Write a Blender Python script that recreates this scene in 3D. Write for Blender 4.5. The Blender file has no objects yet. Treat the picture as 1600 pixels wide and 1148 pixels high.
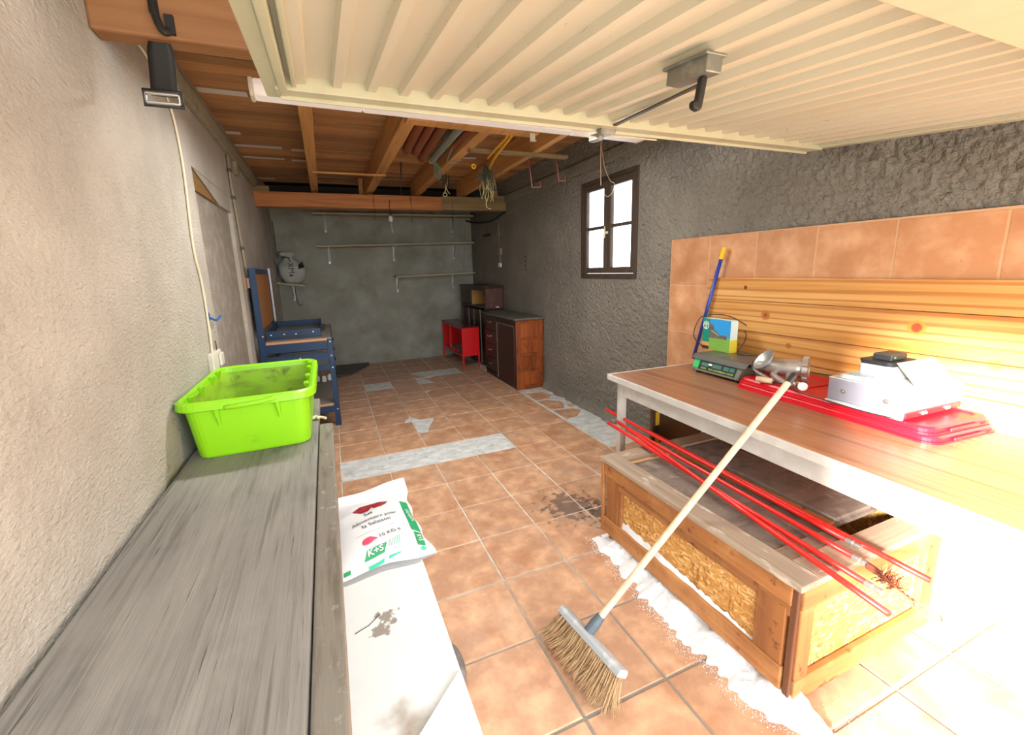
import bpy, bmesh, math, random
from mathutils import Vector, Matrix, noise
random.seed(7)
S = bpy.context.scene
COL = S.collection
R = math.radians

# ------------------------------------------------------------------ camera
cd = bpy.data.cameras.new('camera'); cam = bpy.data.objects.new('camera', cd); COL.objects.link(cam)
cd.sensor_width = 36; cd.lens = 656.617/1600*36
cd.shift_x = (800-776.80)/1600; cd.shift_y = (544.81-574)/1600
cd.clip_start = 0.02
CAMROWS = ((0.926289, 0.099713, -0.363380, -0.647093), (-0.375400, 0.160770, -0.912813, -2.655546), (-0.032599, 0.981942, 0.186352, 1.454342), (0.000000, 0.000000, 0.000000, 1.000000))
cam.matrix_world = Matrix(CAMROWS)
S.camera = cam

# ------------------------------------------------------------------ world, sun, exposure
S.view_settings.view_transform = 'Standard'; S.view_settings.look = 'None'
S.view_settings.exposure = 0.85; S.view_settings.gamma = 1.0; S.view_settings.use_curve_mapping = False
wd = bpy.data.worlds.new('overcast_sky'); S.world = wd; wd.use_nodes = True
bg = wd.node_tree.nodes['Background']; bg.inputs[0].default_value = (0.90, 0.96, 1.0, 1); bg.inputs[1].default_value = 4.2
sl = bpy.data.lights.new('hazy_sun', 'SUN'); sun = bpy.data.objects.new('hazy_sun', sl); COL.objects.link(sun)
sl.energy = 32.0; sl.angle = R(8); sl.color = (1.0, 0.96, 0.88)
sun.rotation_euler = Vector((1.0, 0.435, -0.315)).to_track_quat('-Z', 'Y').to_euler()
sun.location = (-4, -6, 5)

# ------------------------------------------------------------------ materials
def _n(t, typ, **kw):
    n = t.nodes.new(typ)
    for k, v in kw.items(): setattr(n, k, v)
    return n
def c3(h):
    h = h.lstrip('#'); v = [int(h[i:i+2], 16)/255 for i in (0, 2, 4)]
    return tuple(((x/12.92) if x <= .04045 else ((x+.055)/1.055)**2.4) for x in v) + (1,)
def mat(name, base, rough=.6, metal=0., layers=(), bump=None, rand=0., world=False, alpha=None, coat=0., spec=.5):
    m = bpy.data.materials.new(name); m.use_nodes = True; t = m.node_tree
    b = t.nodes['Principled BSDF']; b.inputs['Roughness'].default_value = rough; b.inputs['Metallic'].default_value = metal
    b.inputs['Specular IOR Level'].default_value = spec
    if coat: b.inputs['Coat Weight'].default_value = coat; b.inputs['Coat Roughness'].default_value = .15
    if world: src = _n(t, 'ShaderNodeNewGeometry').outputs['Position']
    else: src = _n(t, 'ShaderNodeTexCoord').outputs['Object']
    oi = _n(t, 'ShaderNodeObjectInfo')
    if rand and not world:
        ad = _n(t, 'ShaderNodeVectorMath', operation='ADD'); t.links.new(src, ad.inputs[0])
        ml = _n(t, 'ShaderNodeMath', operation='MULTIPLY'); ml.inputs[1].default_value = 23.; t.links.new(oi.outputs['Random'], ml.inputs[0])
        t.links.new(ml.outputs[0], ad.inputs[1]); src = ad.outputs[0]
    col = _n(t, 'ShaderNodeRGB'); col.outputs[0].default_value = base if not isinstance(base, str) else c3(base); out = col.outputs[0]
    def tex(L):
        mp = _n(t, 'ShaderNodeMapping'); t.links.new(src, mp.inputs[0])
        s = L.get('s', 5.); mp.inputs['Scale'].default_value = (s, s, s) if not isinstance(s, tuple) else s
        mp.inputs['Location'].default_value = L.get('o', (0, 0, 0)); mp.inputs['Rotation'].default_value = L.get('r', (0, 0, 0))
        k = L.get('t', 'noise')
        if k == 'noise':
            x = _n(t, 'ShaderNodeTexNoise'); x.inputs['Scale'].default_value = 1.; x.inputs['Detail'].default_value = L.get('d', 4.)
            x.inputs['Roughness'].default_value = L.get('rg', .55); x.inputs['Distortion'].default_value = L.get('dist', 0.); o = x.outputs['Fac']
        elif k == 'voronoi':
            x = _n(t, 'ShaderNodeTexVoronoi'); x.inputs['Scale'].default_value = 1.; o = x.outputs['Distance']
        elif k == 'wave':
            x = _n(t, 'ShaderNodeTexWave', bands_direction=L.get('dir', 'Y')); x.inputs['Scale'].default_value = 1.
            x.inputs['Distortion'].default_value = L.get('dist', 3.); x.inputs['Detail'].default_value = L.get('d', 2.); x.inputs['Detail Scale'].default_value = L.get('ds', 1.); o = x.outputs['Fac']
        elif k == 'spot':       # soft ball at a place on the thing: a stain with a shape of its own
            g = _n(t, 'ShaderNodeVectorMath', operation='DISTANCE'); t.links.new(src, g.inputs[0]); g.inputs[1].default_value = L['at']
            nz = _n(t, 'ShaderNodeTexNoise'); t.links.new(mp.outputs[0], nz.inputs[0]); nz.inputs['Scale'].default_value = 1.; nz.inputs['Detail'].default_value = 6.
            ma = _n(t, 'ShaderNodeMath', operation='MULTIPLY_ADD'); t.links.new(g.outputs['Value'], ma.inputs[0]); ma.inputs[1].default_value = -1/L['rad']; ma.inputs[2].default_value = .5
            m2 = _n(t, 'ShaderNodeMath', operation='MULTIPLY_ADD'); t.links.new(nz.outputs['Fac'], m2.inputs[0]); m2.inputs[1].default_value = L.get('amp', 1.); t.links.new(ma.outputs[0], m2.inputs[2])
            return m2.outputs[0]
        t.links.new(mp.outputs[0], x.inputs['Vector']); return o
    for L in layers:
        o = tex(L)
        mr = _n(t, 'ShaderNodeMapRange'); t.links.new(o, mr.inputs[0])
        mr.inputs[1].default_value = L.get('lo', .4); mr.inputs[2].default_value = L.get('hi', .65); mr.inputs[3].default_value = 0; mr.inputs[4].default_value = L.get('f', 1.)
        mx = _n(t, 'ShaderNodeMix', data_type='RGBA'); t.links.new(mr.outputs[0], mx.inputs['Factor']); t.links.new(out, mx.inputs['A'])
        c = L['c']; mx.inputs['B'].default_value = c3(c) if isinstance(c, str) else c; out = mx.outputs['Result']
    if rand:
        hs = _n(t, 'ShaderNodeHueSaturation'); mr = _n(t, 'ShaderNodeMapRange'); t.links.new(oi.outputs['Random'], mr.inputs[0])
        mr.inputs[3].default_value = 1-rand; mr.inputs[4].default_value = 1+rand; t.links.new(mr.outputs[0], hs.inputs['Value']); t.links.new(out, hs.inputs['Color']); out = hs.outputs[0]
    t.links.new(out, b.inputs['Base Color'])
    if bump:
        prev = None
        for L in (bump if isinstance(bump, (list, tuple)) else [bump]):
            bp = _n(t, 'ShaderNodeBump'); bp.inputs['Strength'].default_value = L.get('k', .5); bp.inputs['Distance'].default_value = L.get('h', .01)
            t.links.new(tex(L), bp.inputs['Height'])
            if prev: t.links.new(prev, bp.inputs['Normal'])
            prev = bp.outputs[0]
        t.links.new(prev, b.inputs['Normal'])
    if alpha is not None:
        b.inputs['Transmission Weight'].default_value = alpha
    return m

def wood(name, base, dark, axis, rough=.65, rand=.08, k=1., extra=(), bump=.3):
    a = 'xyz'.index(axis); s1 = [38*k]*3; s1[a] = 1.6*k; s2 = [9*k]*3; s2[a] = .7*k; s3 = [110*k]*3; s3[a] = 5*k
    return mat(name, base, rough, layers=[dict(s=tuple(s1), c=dark, lo=.45, hi=.75, f=.65, dist=.6), dict(s=tuple(s2), c=dark, lo=.5, hi=.75, f=.55), *extra],
               bump=dict(s=tuple(s3), k=bump, h=.003), rand=rand)

M = {}
KNOTS = [((1.722, -.827, 1.295), .05, '#5a2a18', .3), ((1.722, -.967, 1.139), .09, '#b06a30', .22), ((1.722, -.967, 1.139), .05, '#8a4a26', .3), ((1.722, -1.654, 1.143), .11, '#c88a3c', .22), ((1.722, -1.654, 1.143), .07, '#a03c28', .25), ((1.722, -1.116, .979), .07, '#a8672e', .3), ((1.722, -1.905, 1.027), .09, '#b57a35', .3)]
M['tile'] = mat('terracotta_tile', '#b38a6d', .5, world=True, rand=.07, spec=.35, layers=[
    dict(s=9., c='#dcb08c', lo=.42, hi=.72, f=.9), dict(s=5., c='#a26a45', lo=.52, hi=.75, f=.8, o=(3, 1, 0)), dict(s=30., c='#cfa07c', lo=.5, hi=.8, f=.5),
    dict(s=2.2, c='#a39382', lo=.56, hi=.75, f=.45, o=(7, 2, 0)),
    dict(t='spot', at=(.5, 3.6, 0), rad=4.4, s=2.5, amp=.5, c='#a08f86', lo=.2, hi=.75, f=.6),
    dict(t='spot', at=(.62, -.60, 0), rad=.42, s=22., amp=1.6, c='#5a5049', lo=.93, hi=1.05, f=.75),
    dict(t='spot', at=(.78, -.75, 0), rad=.36, s=26., amp=1.6, c='#443c37', lo=.95, hi=1.06, f=.8),
    dict(s=260., c='#5d4433', lo=.72, hi=.78, f=.6)], bump=[dict(s=14., k=.25, h=.004), dict(s=150., k=.1, h=.001)])
M['walltile'] = mat('terracotta_wall_tile', '#bb865e', .5, world=True, rand=.06, spec=.35, layers=[
    dict(s=7., c='#d9ab84', lo=.42, hi=.72, f=.9), dict(s=4., c='#a46d48', lo=.52, hi=.75, f=.7, o=(3, 1, 0)), dict(s=55., c='#5d4030', lo=.70, hi=.76, f=.8)], bump=dict(s=16., k=.2, h=.004))
M['mortar'] = mat('pale_tile_joint', '#c79f7a', .8)
M['patch'] = mat('pale_bare_screed', '#bcc0bf', .9, world=True, layers=[dict(s=(9, 16, 9), c='#d3d6d5', lo=.42, hi=.62), dict(s=14., c='#94979a', lo=.55, hi=.72, f=.7)], bump=dict(s=(20, 40, 20), k=.8, h=.01))
M['grout'] = mat('cement_screed', '#c2b8a8', .9, world=True, layers=[dict(s=16., c='#d8d2c8', lo=.4, hi=.65), dict(s=3., c='#a89f92', lo=.5, hi=.7, f=.7), dict(t='spot', at=(.3, -2.0, 0), rad=3.2, s=3., amp=.3, c='#7c7268', lo=.2, hi=.5, f=.9)], bump=dict(s=60., k=.5, h=.006))
M['left'] = mat('cement_render_left', '#a8a297', .92, world=True, layers=[
    dict(s=2.2, c='#c2bdb3', lo=.4, hi=.7, f=.8), dict(s=150., c='#d6d2ca', lo=.55, hi=.75, f=.3), dict(s=75., c='#a0988a', lo=.62, hi=.72, f=.6, o=(4, 4, 4)), dict(s=26., c='#aaa192', lo=.6, hi=.75, f=.5),
    dict(s=(7, 7, 2.), c='#8d8068', lo=.66, hi=.78, f=.5)], bump=[dict(s=(70, 45, 90), k=1., h=.010, d=5.), dict(s=16., k=.5, h=.015)])
M['recess'] = mat('bare_concrete_infill', '#8d857a', .92, world=True, layers=[
    dict(s=(20, 40, 3.), c='#3f382f', lo=.68, hi=.74, f=.8), dict(s=9., c='#aaa49b', lo=.45, hi=.7, f=.7), dict(s=60., c='#6f685d', lo=.6, hi=.72, f=.5)], bump=dict(s=40., k=.6, h=.008))
M['right'] = mat('roughcast_render_right', '#78736a', .95, world=True, layers=[
    dict(s=3., c='#8a857b', lo=.4, hi=.7, f=.7), dict(s=70., c='#4b463f', lo=.55, hi=.72, f=.6), dict(s=50., c='#9c978d', lo=.66, hi=.74, f=.5, o=(2, 2, 2))], bump=[dict(s=42., k=1., h=.02, d=3.), dict(s=120., k=.5, h=.006)])
M['back'] = mat('cement_render_back', '#8b8c82', .93, world=True, layers=[
    dict(s=2.5, c='#a3a59d', lo=.42, hi=.68, f=.8), dict(s=(3, 3, 3), c='#737060', lo=.55, hi=.75, f=.6, o=(5, 1, 2)), dict(s=14., c='#a9aba7', lo=.68, hi=.76, f=.5)], bump=dict(s=30., k=.3, h=.006))
M['trim'] = mat('grey_fillet', '#8f8873', .8, world=True, layers=[dict(s=12., c='#6f6855', lo=.5, hi=.7, f=.6)])
M['joist'] = wood('joist_timber', '#c79257', '#8d5c31', 'y', .7)
M['board'] = wood('ceiling_board_timber', '#bf8d5f', '#7a4f2e', 'x', .7, rand=.3, extra=[dict(s=(2, 60, 60), c='#5a361c', lo=.6, hi=.75, f=.7)])
M['beam'] = wood('beam_timber', '#b97a48', '#7a4724', 'x', .75, extra=[dict(s=(3, 12, 12), c='#2c1a0e', lo=.68, hi=.73, f=.8)])
M['beamgrey'] = wood('weathered_beam_timber', '#8c7550', '#5d4c33', 'x', .8)
M['header'] = wood('header_timber', '#9f7046', '#75492b', 'x', .7, k=.6)
M['white'] = mat('white_plastic', '#d9d3c8', .4, layers=[dict(s=20., c='#b9aea2', lo=.55, hi=.75, f=.4)])
M['lampwhite'] = mat('lamp_diffuser', '#e3d9d2', .35, layers=[dict(s=(1.5, 12, 12), c='#c9b8ae', lo=.5, hi=.75, f=.4)])
_b = M['lampwhite'].node_tree.nodes['Principled BSDF']; _b.inputs['Emission Color'].default_value = (1, .93, .88, 1); _b.inputs['Emission Strength'].default_value = .15  # faint glow added to the diffuser of the unlit lamp
M['door'] = mat('cream_painted_steel', '#cbc6b2', .5, layers=[dict(s=(3, .8, 3), c='#c5b9a2', lo=.4, hi=.7, f=.6), dict(s=30., c='#8a7a5a', lo=.70, hi=.76, f=.5), dict(s=(60, 8, 60), c='#6f5c42', lo=.72, hi=.77, f=.5)])
M['doorframe'] = mat('greenish_painted_steel', '#bebea4', .5, layers=[dict(s=(12, 3, 12), c='#b3b094', lo=.5, hi=.7, f=.6), dict(s=35., c='#7d4a30', lo=.70, hi=.75, f=.7)])
M['galv'] = mat('galvanised_steel', '#83857f', .45, .6, layers=[dict(s=25., c='#b5b6b0', lo=.5, hi=.7, f=.6)])
M['chrome'] = mat('bright_steel', '#c9c9c9', .25, .9)
M['black'] = mat('black_rubber', '#1b1917', .6)
M['blackp'] = mat('black_plastic', '#232326', .45)
M['cream'] = mat('cream_cable', '#d8cdb2', .5)
M['counter'] = mat('weathered_counter_wood', '#86837e', .85, layers=[
    dict(s=(60, 2.2, 60), c='#6a665f', lo=.5, hi=.7, f=.85), dict(s=(9, 2.2, 9), c='#9a968f', lo=.45, hi=.7, f=.7), dict(s=(4, 2.5, 4), c='#5f5e5d', lo=.56, hi=.72, f=.6, o=(1, 2, 0)),
    dict(s=(130, 3, 130), c='#3a3630', lo=.66, hi=.72, f=.8), dict(s=180., c='#d9d9d6', lo=.76, hi=.79, f=.8)], bump=[dict(s=(130, 3, 130), k=.7, h=.004), dict(s=(24, 3, 24), k=.5, h=.006)], rand=.03)
M['nosing'] = mat('weathered_nosing_wood', '#7d776d', .85, layers=[dict(s=(40, 6, 40), c='#5c5347', lo=.48, hi=.7, f=.8), dict(s=30., c='#aaa49a', lo=.62, hi=.7, f=.6)], bump=dict(s=(90, 8, 90), k=.6, h=.004))
M['lime'] = mat('lime_green_plastic', '#8ed418', .35, layers=[dict(s=5., c='#84d012', lo=.5, hi=.75, f=.4), dict(s=(9, 9, 9), c='#6f9a1a', lo=.66, hi=.74, f=.5)])
M['limein'] = mat('dirty_lime_plastic', '#93bf26', .6, layers=[dict(s=(4, 4, 12), c='#74862c', lo=.46, hi=.66, f=.8), dict(s=12., c='#575a2e', lo=.6, hi=.72, f=.75), dict(s=9., c='#98b558', lo=.62, hi=.72, f=.5)])
M['plaster'] = mat('white_painted_masonry', '#e4e9e8', .7, world=True, layers=[
    dict(s=4., c='#d5dee2', lo=.45, hi=.7, f=.6), dict(s=120., c='#9b9a98', lo=.73, hi=.77, f=.6),
    dict(t='spot', at=(-.572, -1.315, .25), rad=.27, s=24., amp=.75, c='#938a80', lo=.72, hi=.76, f=.95),
    dict(t='spot', at=(-.56, -1.71, .25), rad=.34, s=12., amp=.6, c='#8a6b48', lo=.52, hi=.80, f=.8)], bump=dict(s=60., k=.25, h=.004))
M['whitepaint'] = mat('white_board_paint', '#eeeeec', .6)
M['bag'] = mat('white_sack_film', '#e9eaec', .38, layers=[dict(s=6., c='#dfe1e8', lo=.5, hi=.7, f=.5)])
M['green'] = mat('print_green', '#1f9d63', .5)
M['teal'] = mat('print_teal', '#35c39c', .5)
M['pred'] = mat('print_red', '#9c1823', .5, layers=[dict(s=40., c='#6d1018', lo=.45, hi=.7, f=.8)])
M['pink'] = mat('print_pink', '#e0365f', .5)
M['ink'] = mat('print_ink', '#3c4148', .6)
M['inkw'] = mat('print_white', '#f2f4f2', .5)
M['inkgrey'] = mat('print_grey', '#9aa3a4', .5)
M['blue'] = mat('blue_painted_steel', '#1a3557', .4, layers=[dict(s=7., c='#132842', lo=.5, hi=.7, f=.5)], spec=.4)
M['peg'] = mat('pegboard', '#a9733f', .7, layers=[dict(s=60., c='#96602f', lo=.5, hi=.7, f=.5)])
M['mdf'] = mat('dusty_fibreboard', '#7d756a', .85, layers=[dict(s=6., c='#969087', lo=.45, hi=.7, f=.6)])
M['mdfedge'] = mat('fibreboard_edge', '#b98f68', .8)
M['red'] = mat('red_gloss_paint', '#d3121b', .35, layers=[dict(s=8., c='#b50d14', lo=.5, hi=.75, f=.3)])
M['redtop'] = mat('dark_red_gloss_top', '#4a1a1a', .2, layers=[dict(s=6., c='#5d4038', lo=.5, hi=.7, f=.6)])
M['dark'] = wood('dark_stained_wood', '#3d2119', '#211210', 'z', .4, rand=.05)
M['darkdust'] = mat('dusty_dark_top', '#5d5c55', .8, layers=[dict(s=8., c='#474139', lo=.5, hi=.7, f=.7), dict(s=(2, 9, 2), c='#8c8c85', lo=.62, hi=.72, f=.6)])
M['mahog'] = wood('red_brown_side_wood', '#a65728', '#4f2010', 'z', .4, rand=.12, k=.5, extra=[dict(s=(9, 9, 3), c='#3f1a0e', lo=.5, hi=.72, f=.6, dist=2.)])
M['brownend'] = mat('worn_brown_panel', '#54362d', .6, layers=[dict(s=(12, 12, 5), c='#7a5648', lo=.52, hi=.7, f=.8)])
M['tan'] = mat('tan_panel', '#a5793f', .7)
M['osb'] = mat('oriented_strand_board', '#c28a45', .7, layers=[
    dict(s=(16, 14, 42), c='#ecc98c', lo=.52, hi=.58, f=.95, dist=1.8), dict(s=(30, 36, 14), c='#8f5a25', lo=.55, hi=.64, f=.85, dist=2., o=(4, 2, 1)), dict(s=(16, 40, 70), c='#d8a55c', lo=.52, hi=.6, f=.7, dist=1., o=(9, 3, 3))], bump=dict(s=(40, 40, 60), k=.5, h=.003))
M['pallet'] = wood('crate_timber', '#a9713f', '#683b1d', 'y', .7, rand=.12, k=.7, extra=[dict(s=15., c='#5a2c16', lo=.62, hi=.70, f=.85), dict(s=5., c='#d09a62', lo=.5, hi=.7, f=.5)])
M['palletx'] = wood('crate_timber_cross', '#a9713f', '#683b1d', 'x', .7, rand=.12, k=.7, extra=[dict(s=15., c='#5a2c16', lo=.62, hi=.70, f=.85), dict(s=5., c='#d09a62', lo=.5, hi=.7, f=.5)])
M['palletz'] = wood('crate_timber_upright', '#a66b3a', '#62361a', 'z', .7, rand=.12, k=.7, extra=[dict(s=15., c='#5a2c16', lo=.60, hi=.68, f=.85), dict(s=5., c='#d09a62', lo=.5, hi=.7, f=.5)])
M['pallettop'] = wood('worn_crate_top_timber', '#a39280', '#6f5c4a', 'y', .8, rand=.08, extra=[dict(s=(30, 8, 30), c='#d9d2c6', lo=.58, hi=.7, f=.6)])
M['pallettopx'] = wood('worn_crate_top_cross', '#a08c76', '#6f5c4a', 'x', .8, rand=.1, extra=[dict(s=(8, 30, 30), c='#d0c8bc', lo=.58, hi=.7, f=.5)])
M['cornergap'] = wood('shaded_corner_timber', '#6f4428', '#3a2113', 'z', .75)  # timber darkened to stand in for shade in the crate's corner gap
M['slab'] = mat('dusty_crate_lid', '#80746a', .8, layers=[dict(s=(5, 9, 5), c='#655950', lo=.45, hi=.65, f=.8, dist=2.), dict(s=(9, 5, 9), c='#a09489', lo=.56, hi=.72, f=.6, dist=3.)], bump=dict(s=8., k=.3, h=.006))
M['rod'] = mat('red_flexible_rod', '#e0241f', .35)
M['salt'] = mat('coarse_salt', '#eef0f3', .75, layers=[dict(s=160., c='#b9bdc8', lo=.58, hi=.7, f=.5)], bump=dict(s=220., k=.8, h=.004))
M['bristle'] = mat('broom_bristle', '#c8aa83', .8, layers=[dict(s=30., c='#8c6c4a', lo=.45, hi=.7, f=.7)])
M['pole'] = wood('pale_broom_handle', '#d8c2a4', '#b89a78', 'z', .5, bump=.1)
M['greyblock'] = mat('grey_painted_block', '#a2a6aa', .55, layers=[dict(s=25., c='#d3d5d6', lo=.55, hi=.7, f=.6)])
M['cuff'] = mat('grey_blue_plastic', '#56626c', .5)
M['laminate'] = mat('brown_wood_laminate', '#97694c', .32, layers=[dict(s=(110, 1.0, 110), c='#6b432c', lo=.46, hi=.66, f=.8), dict(s=(45, .7, 45), c='#b78b69', lo=.52, hi=.7, f=.6, o=(3, 1, 2)), dict(s=(14, .5, 14), c='#aa7e5e', lo=.45, hi=.7, f=.6)], spec=.5)
M['tmetal'] = mat('pale_painted_metal', '#bdbab4', .5, layers=[dict(s=9., c='#d8d6d2', lo=.45, hi=.7, f=.6), dict(s=60., c='#85817a', lo=.7, hi=.76, f=.5)])
M['pine'] = mat('varnished_pine', '#cf9a58', .45, world=True, layers=[
    dict(s=(30, .9, 34), c='#b5772f', lo=.48, hi=.72, f=.75, dist=.8), dict(s=(20, .5, 13), c='#e0b473', lo=.45, hi=.7, f=.7), dict(t='wave', dir='Z', s=(1, .25, 7.5), dist=9., d=3., ds=.9, c='#a8652a', lo=.70, hi=.95, f=.7),
    dict(s=(70, 1.2, 90), c='#9d5f28', lo=.58, hi=.72, f=.55),
    *[dict(t='spot', at=k, rad=r, s=40., amp=.15, c=c, lo=l, hi=l+.10, f=.9) for k, r, c, l in KNOTS]], bump=dict(s=(70, 1.2, 90), k=.1, h=.002))
M['lid'] = mat('red_plastic_lid', '#cf1426', .38, layers=[dict(s=9., c='#b8101f', lo=.5, hi=.7, f=.4), dict(s=70., c='#e8c8c4', lo=.74, hi=.78, f=.6)])
M['scale'] = mat('olive_grey_casing', '#6d6f62', .5, layers=[dict(s=9., c='#7d7f74', lo=.5, hi=.7, f=.5)])
M['scaledark'] = mat('dark_scale_edge', '#46423a', .5)
M['plate'] = mat('brushed_scale_plate', '#77726a', .4, .5, layers=[dict(s=(4, 20, 4), c='#9d968b', lo=.5, hi=.7, f=.6)])
M['display'] = mat('dark_green_display', '#2c4540', .25)
M['displaylit'] = mat('green_display_window', '#4d7a70', .25)
M['yellow'] = mat('print_yellow', '#d8c935', .5)
M['gtape'] = mat('green_tape', '#2ebd6d', .5)
M['cash'] = mat('grey_lilac_cash_box', '#85838f', .45)
M['cashtop'] = mat('white_grey_metal_top', '#bdbdbd', .5)
M['alu'] = mat('cast_aluminium', '#c4c2be', .38, .7, layers=[dict(s=20., c='#9d9b97', lo=.5, hi=.7, f=.6)])
M['ltgrey'] = mat('light_grey_plastic', '#8f969a', .5)
M['navystick'] = mat('navy_tube', '#2a3f9c', .3)
M['ystick'] = mat('yellow_grip', '#e3b512', .4)
M['cardboard'] = mat('dark_brown_board', '#4a3314', .8)
M['caution'] = mat('yellow_tape', '#c9a41d', .6)
M['sky_p'] = mat('print_sky', '#2f9ae0', .5, layers=[dict(s=(5, 5, 9), c='#69b9ea', lo=.5, hi=.8, f=.4)])
M['grass_p'] = mat('print_meadow', '#7fb04c', .5, layers=[dict(s=(10, 10, 60), c='#5c933a', lo=.5, hi=.7, f=.6)])
M['house_p'] = mat('print_house', '#6f6a62', .5, layers=[dict(s=60., c='#423f3a', lo=.45, hi=.7, f=.8)])
M['boxteal'] = mat('print_dark_teal', '#128a74', .5)
M['boxside'] = mat('pale_box_side', '#cfe6e2', .5)
M['boxtan'] = mat('print_tan', '#d79a5c', .5)
M['pipe'] = mat('brown_drain_pipe', '#7e4224', .5, layers=[dict(s=9., c='#93532f', lo=.5, hi=.7, f=.6)])
M['pipegrey'] = mat('grey_drain_pipe', '#7f8680', .5)
M['capgreen'] = mat('green_cap', '#3f9d84', .5)
M['caporange'] = mat('orange_cap', '#c8562c', .5)
M['twine'] = mat('green_twine', '#5d7a62', .8)
M['hose'] = mat('yellow_rope', '#d39b22', .6)
M['wire'] = mat('brush_wire', '#6d6d55', .6, .3)
M['straw'] = mat('straw_strands', '#b3a876', .8)
M['redwire'] = mat('copper_red_wire', '#a8665a', .5)
M['sackw'] = mat('grey_white_sack', '#a9aba6', .7, layers=[dict(s=9., c='#8f918c', lo=.5, hi=.7, f=.5)])
M['shelf'] = wood('pale_shelf_board', '#b0a58c', '#85795f', 'x', .8)
M['bracket'] = mat('galvanised_bracket', '#b9bcbe', .45, .5)
M['winframe'] = wood('dark_window_timber', '#46382d', '#2c221b', 'z', .7)
M['glass'] = mat('window_glass', (1, 1, 1, 1), .02, alpha=1.)
M['foil'] = mat('white_membrane', '#d5cec8', .6)
M['darkslab'] = mat('dark_slate_sheet', '#3d3f3f', .5, layers=[dict(s=8., c='#5b5d5c', lo=.5, hi=.7, f=.5)])
M['stone'] = mat('grey_stone', '#6d6866', .7, layers=[dict(s=20., c='#9a9592', lo=.5, hi=.7, f=.7)], bump=dict(s=20., k=.5, h=.01))
M['glassbulb'] = mat('lamp_glass', '#cfd0cc', .15)
M['outside'] = mat('pale_concrete_drive', '#9c968b', .9, world=True, layers=[dict(s=4., c='#a59f94', lo=.5, hi=.7, f=.5)])
M['lintel'] = wood('old_lintel_timber', '#8a6838', '#6b4e28', 'y', .8)
M['copper'] = mat('copper_twist', '#a55f45', .4, .6)
M['brown'] = mat('brown_tube', '#5c2c1c', .6)
M['bkblue'] = mat('blue_plastic_hook', '#2c5f9c', .4)
M['orangebox'] = mat('terracotta_back_box', '#b0704a', .7)

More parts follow.
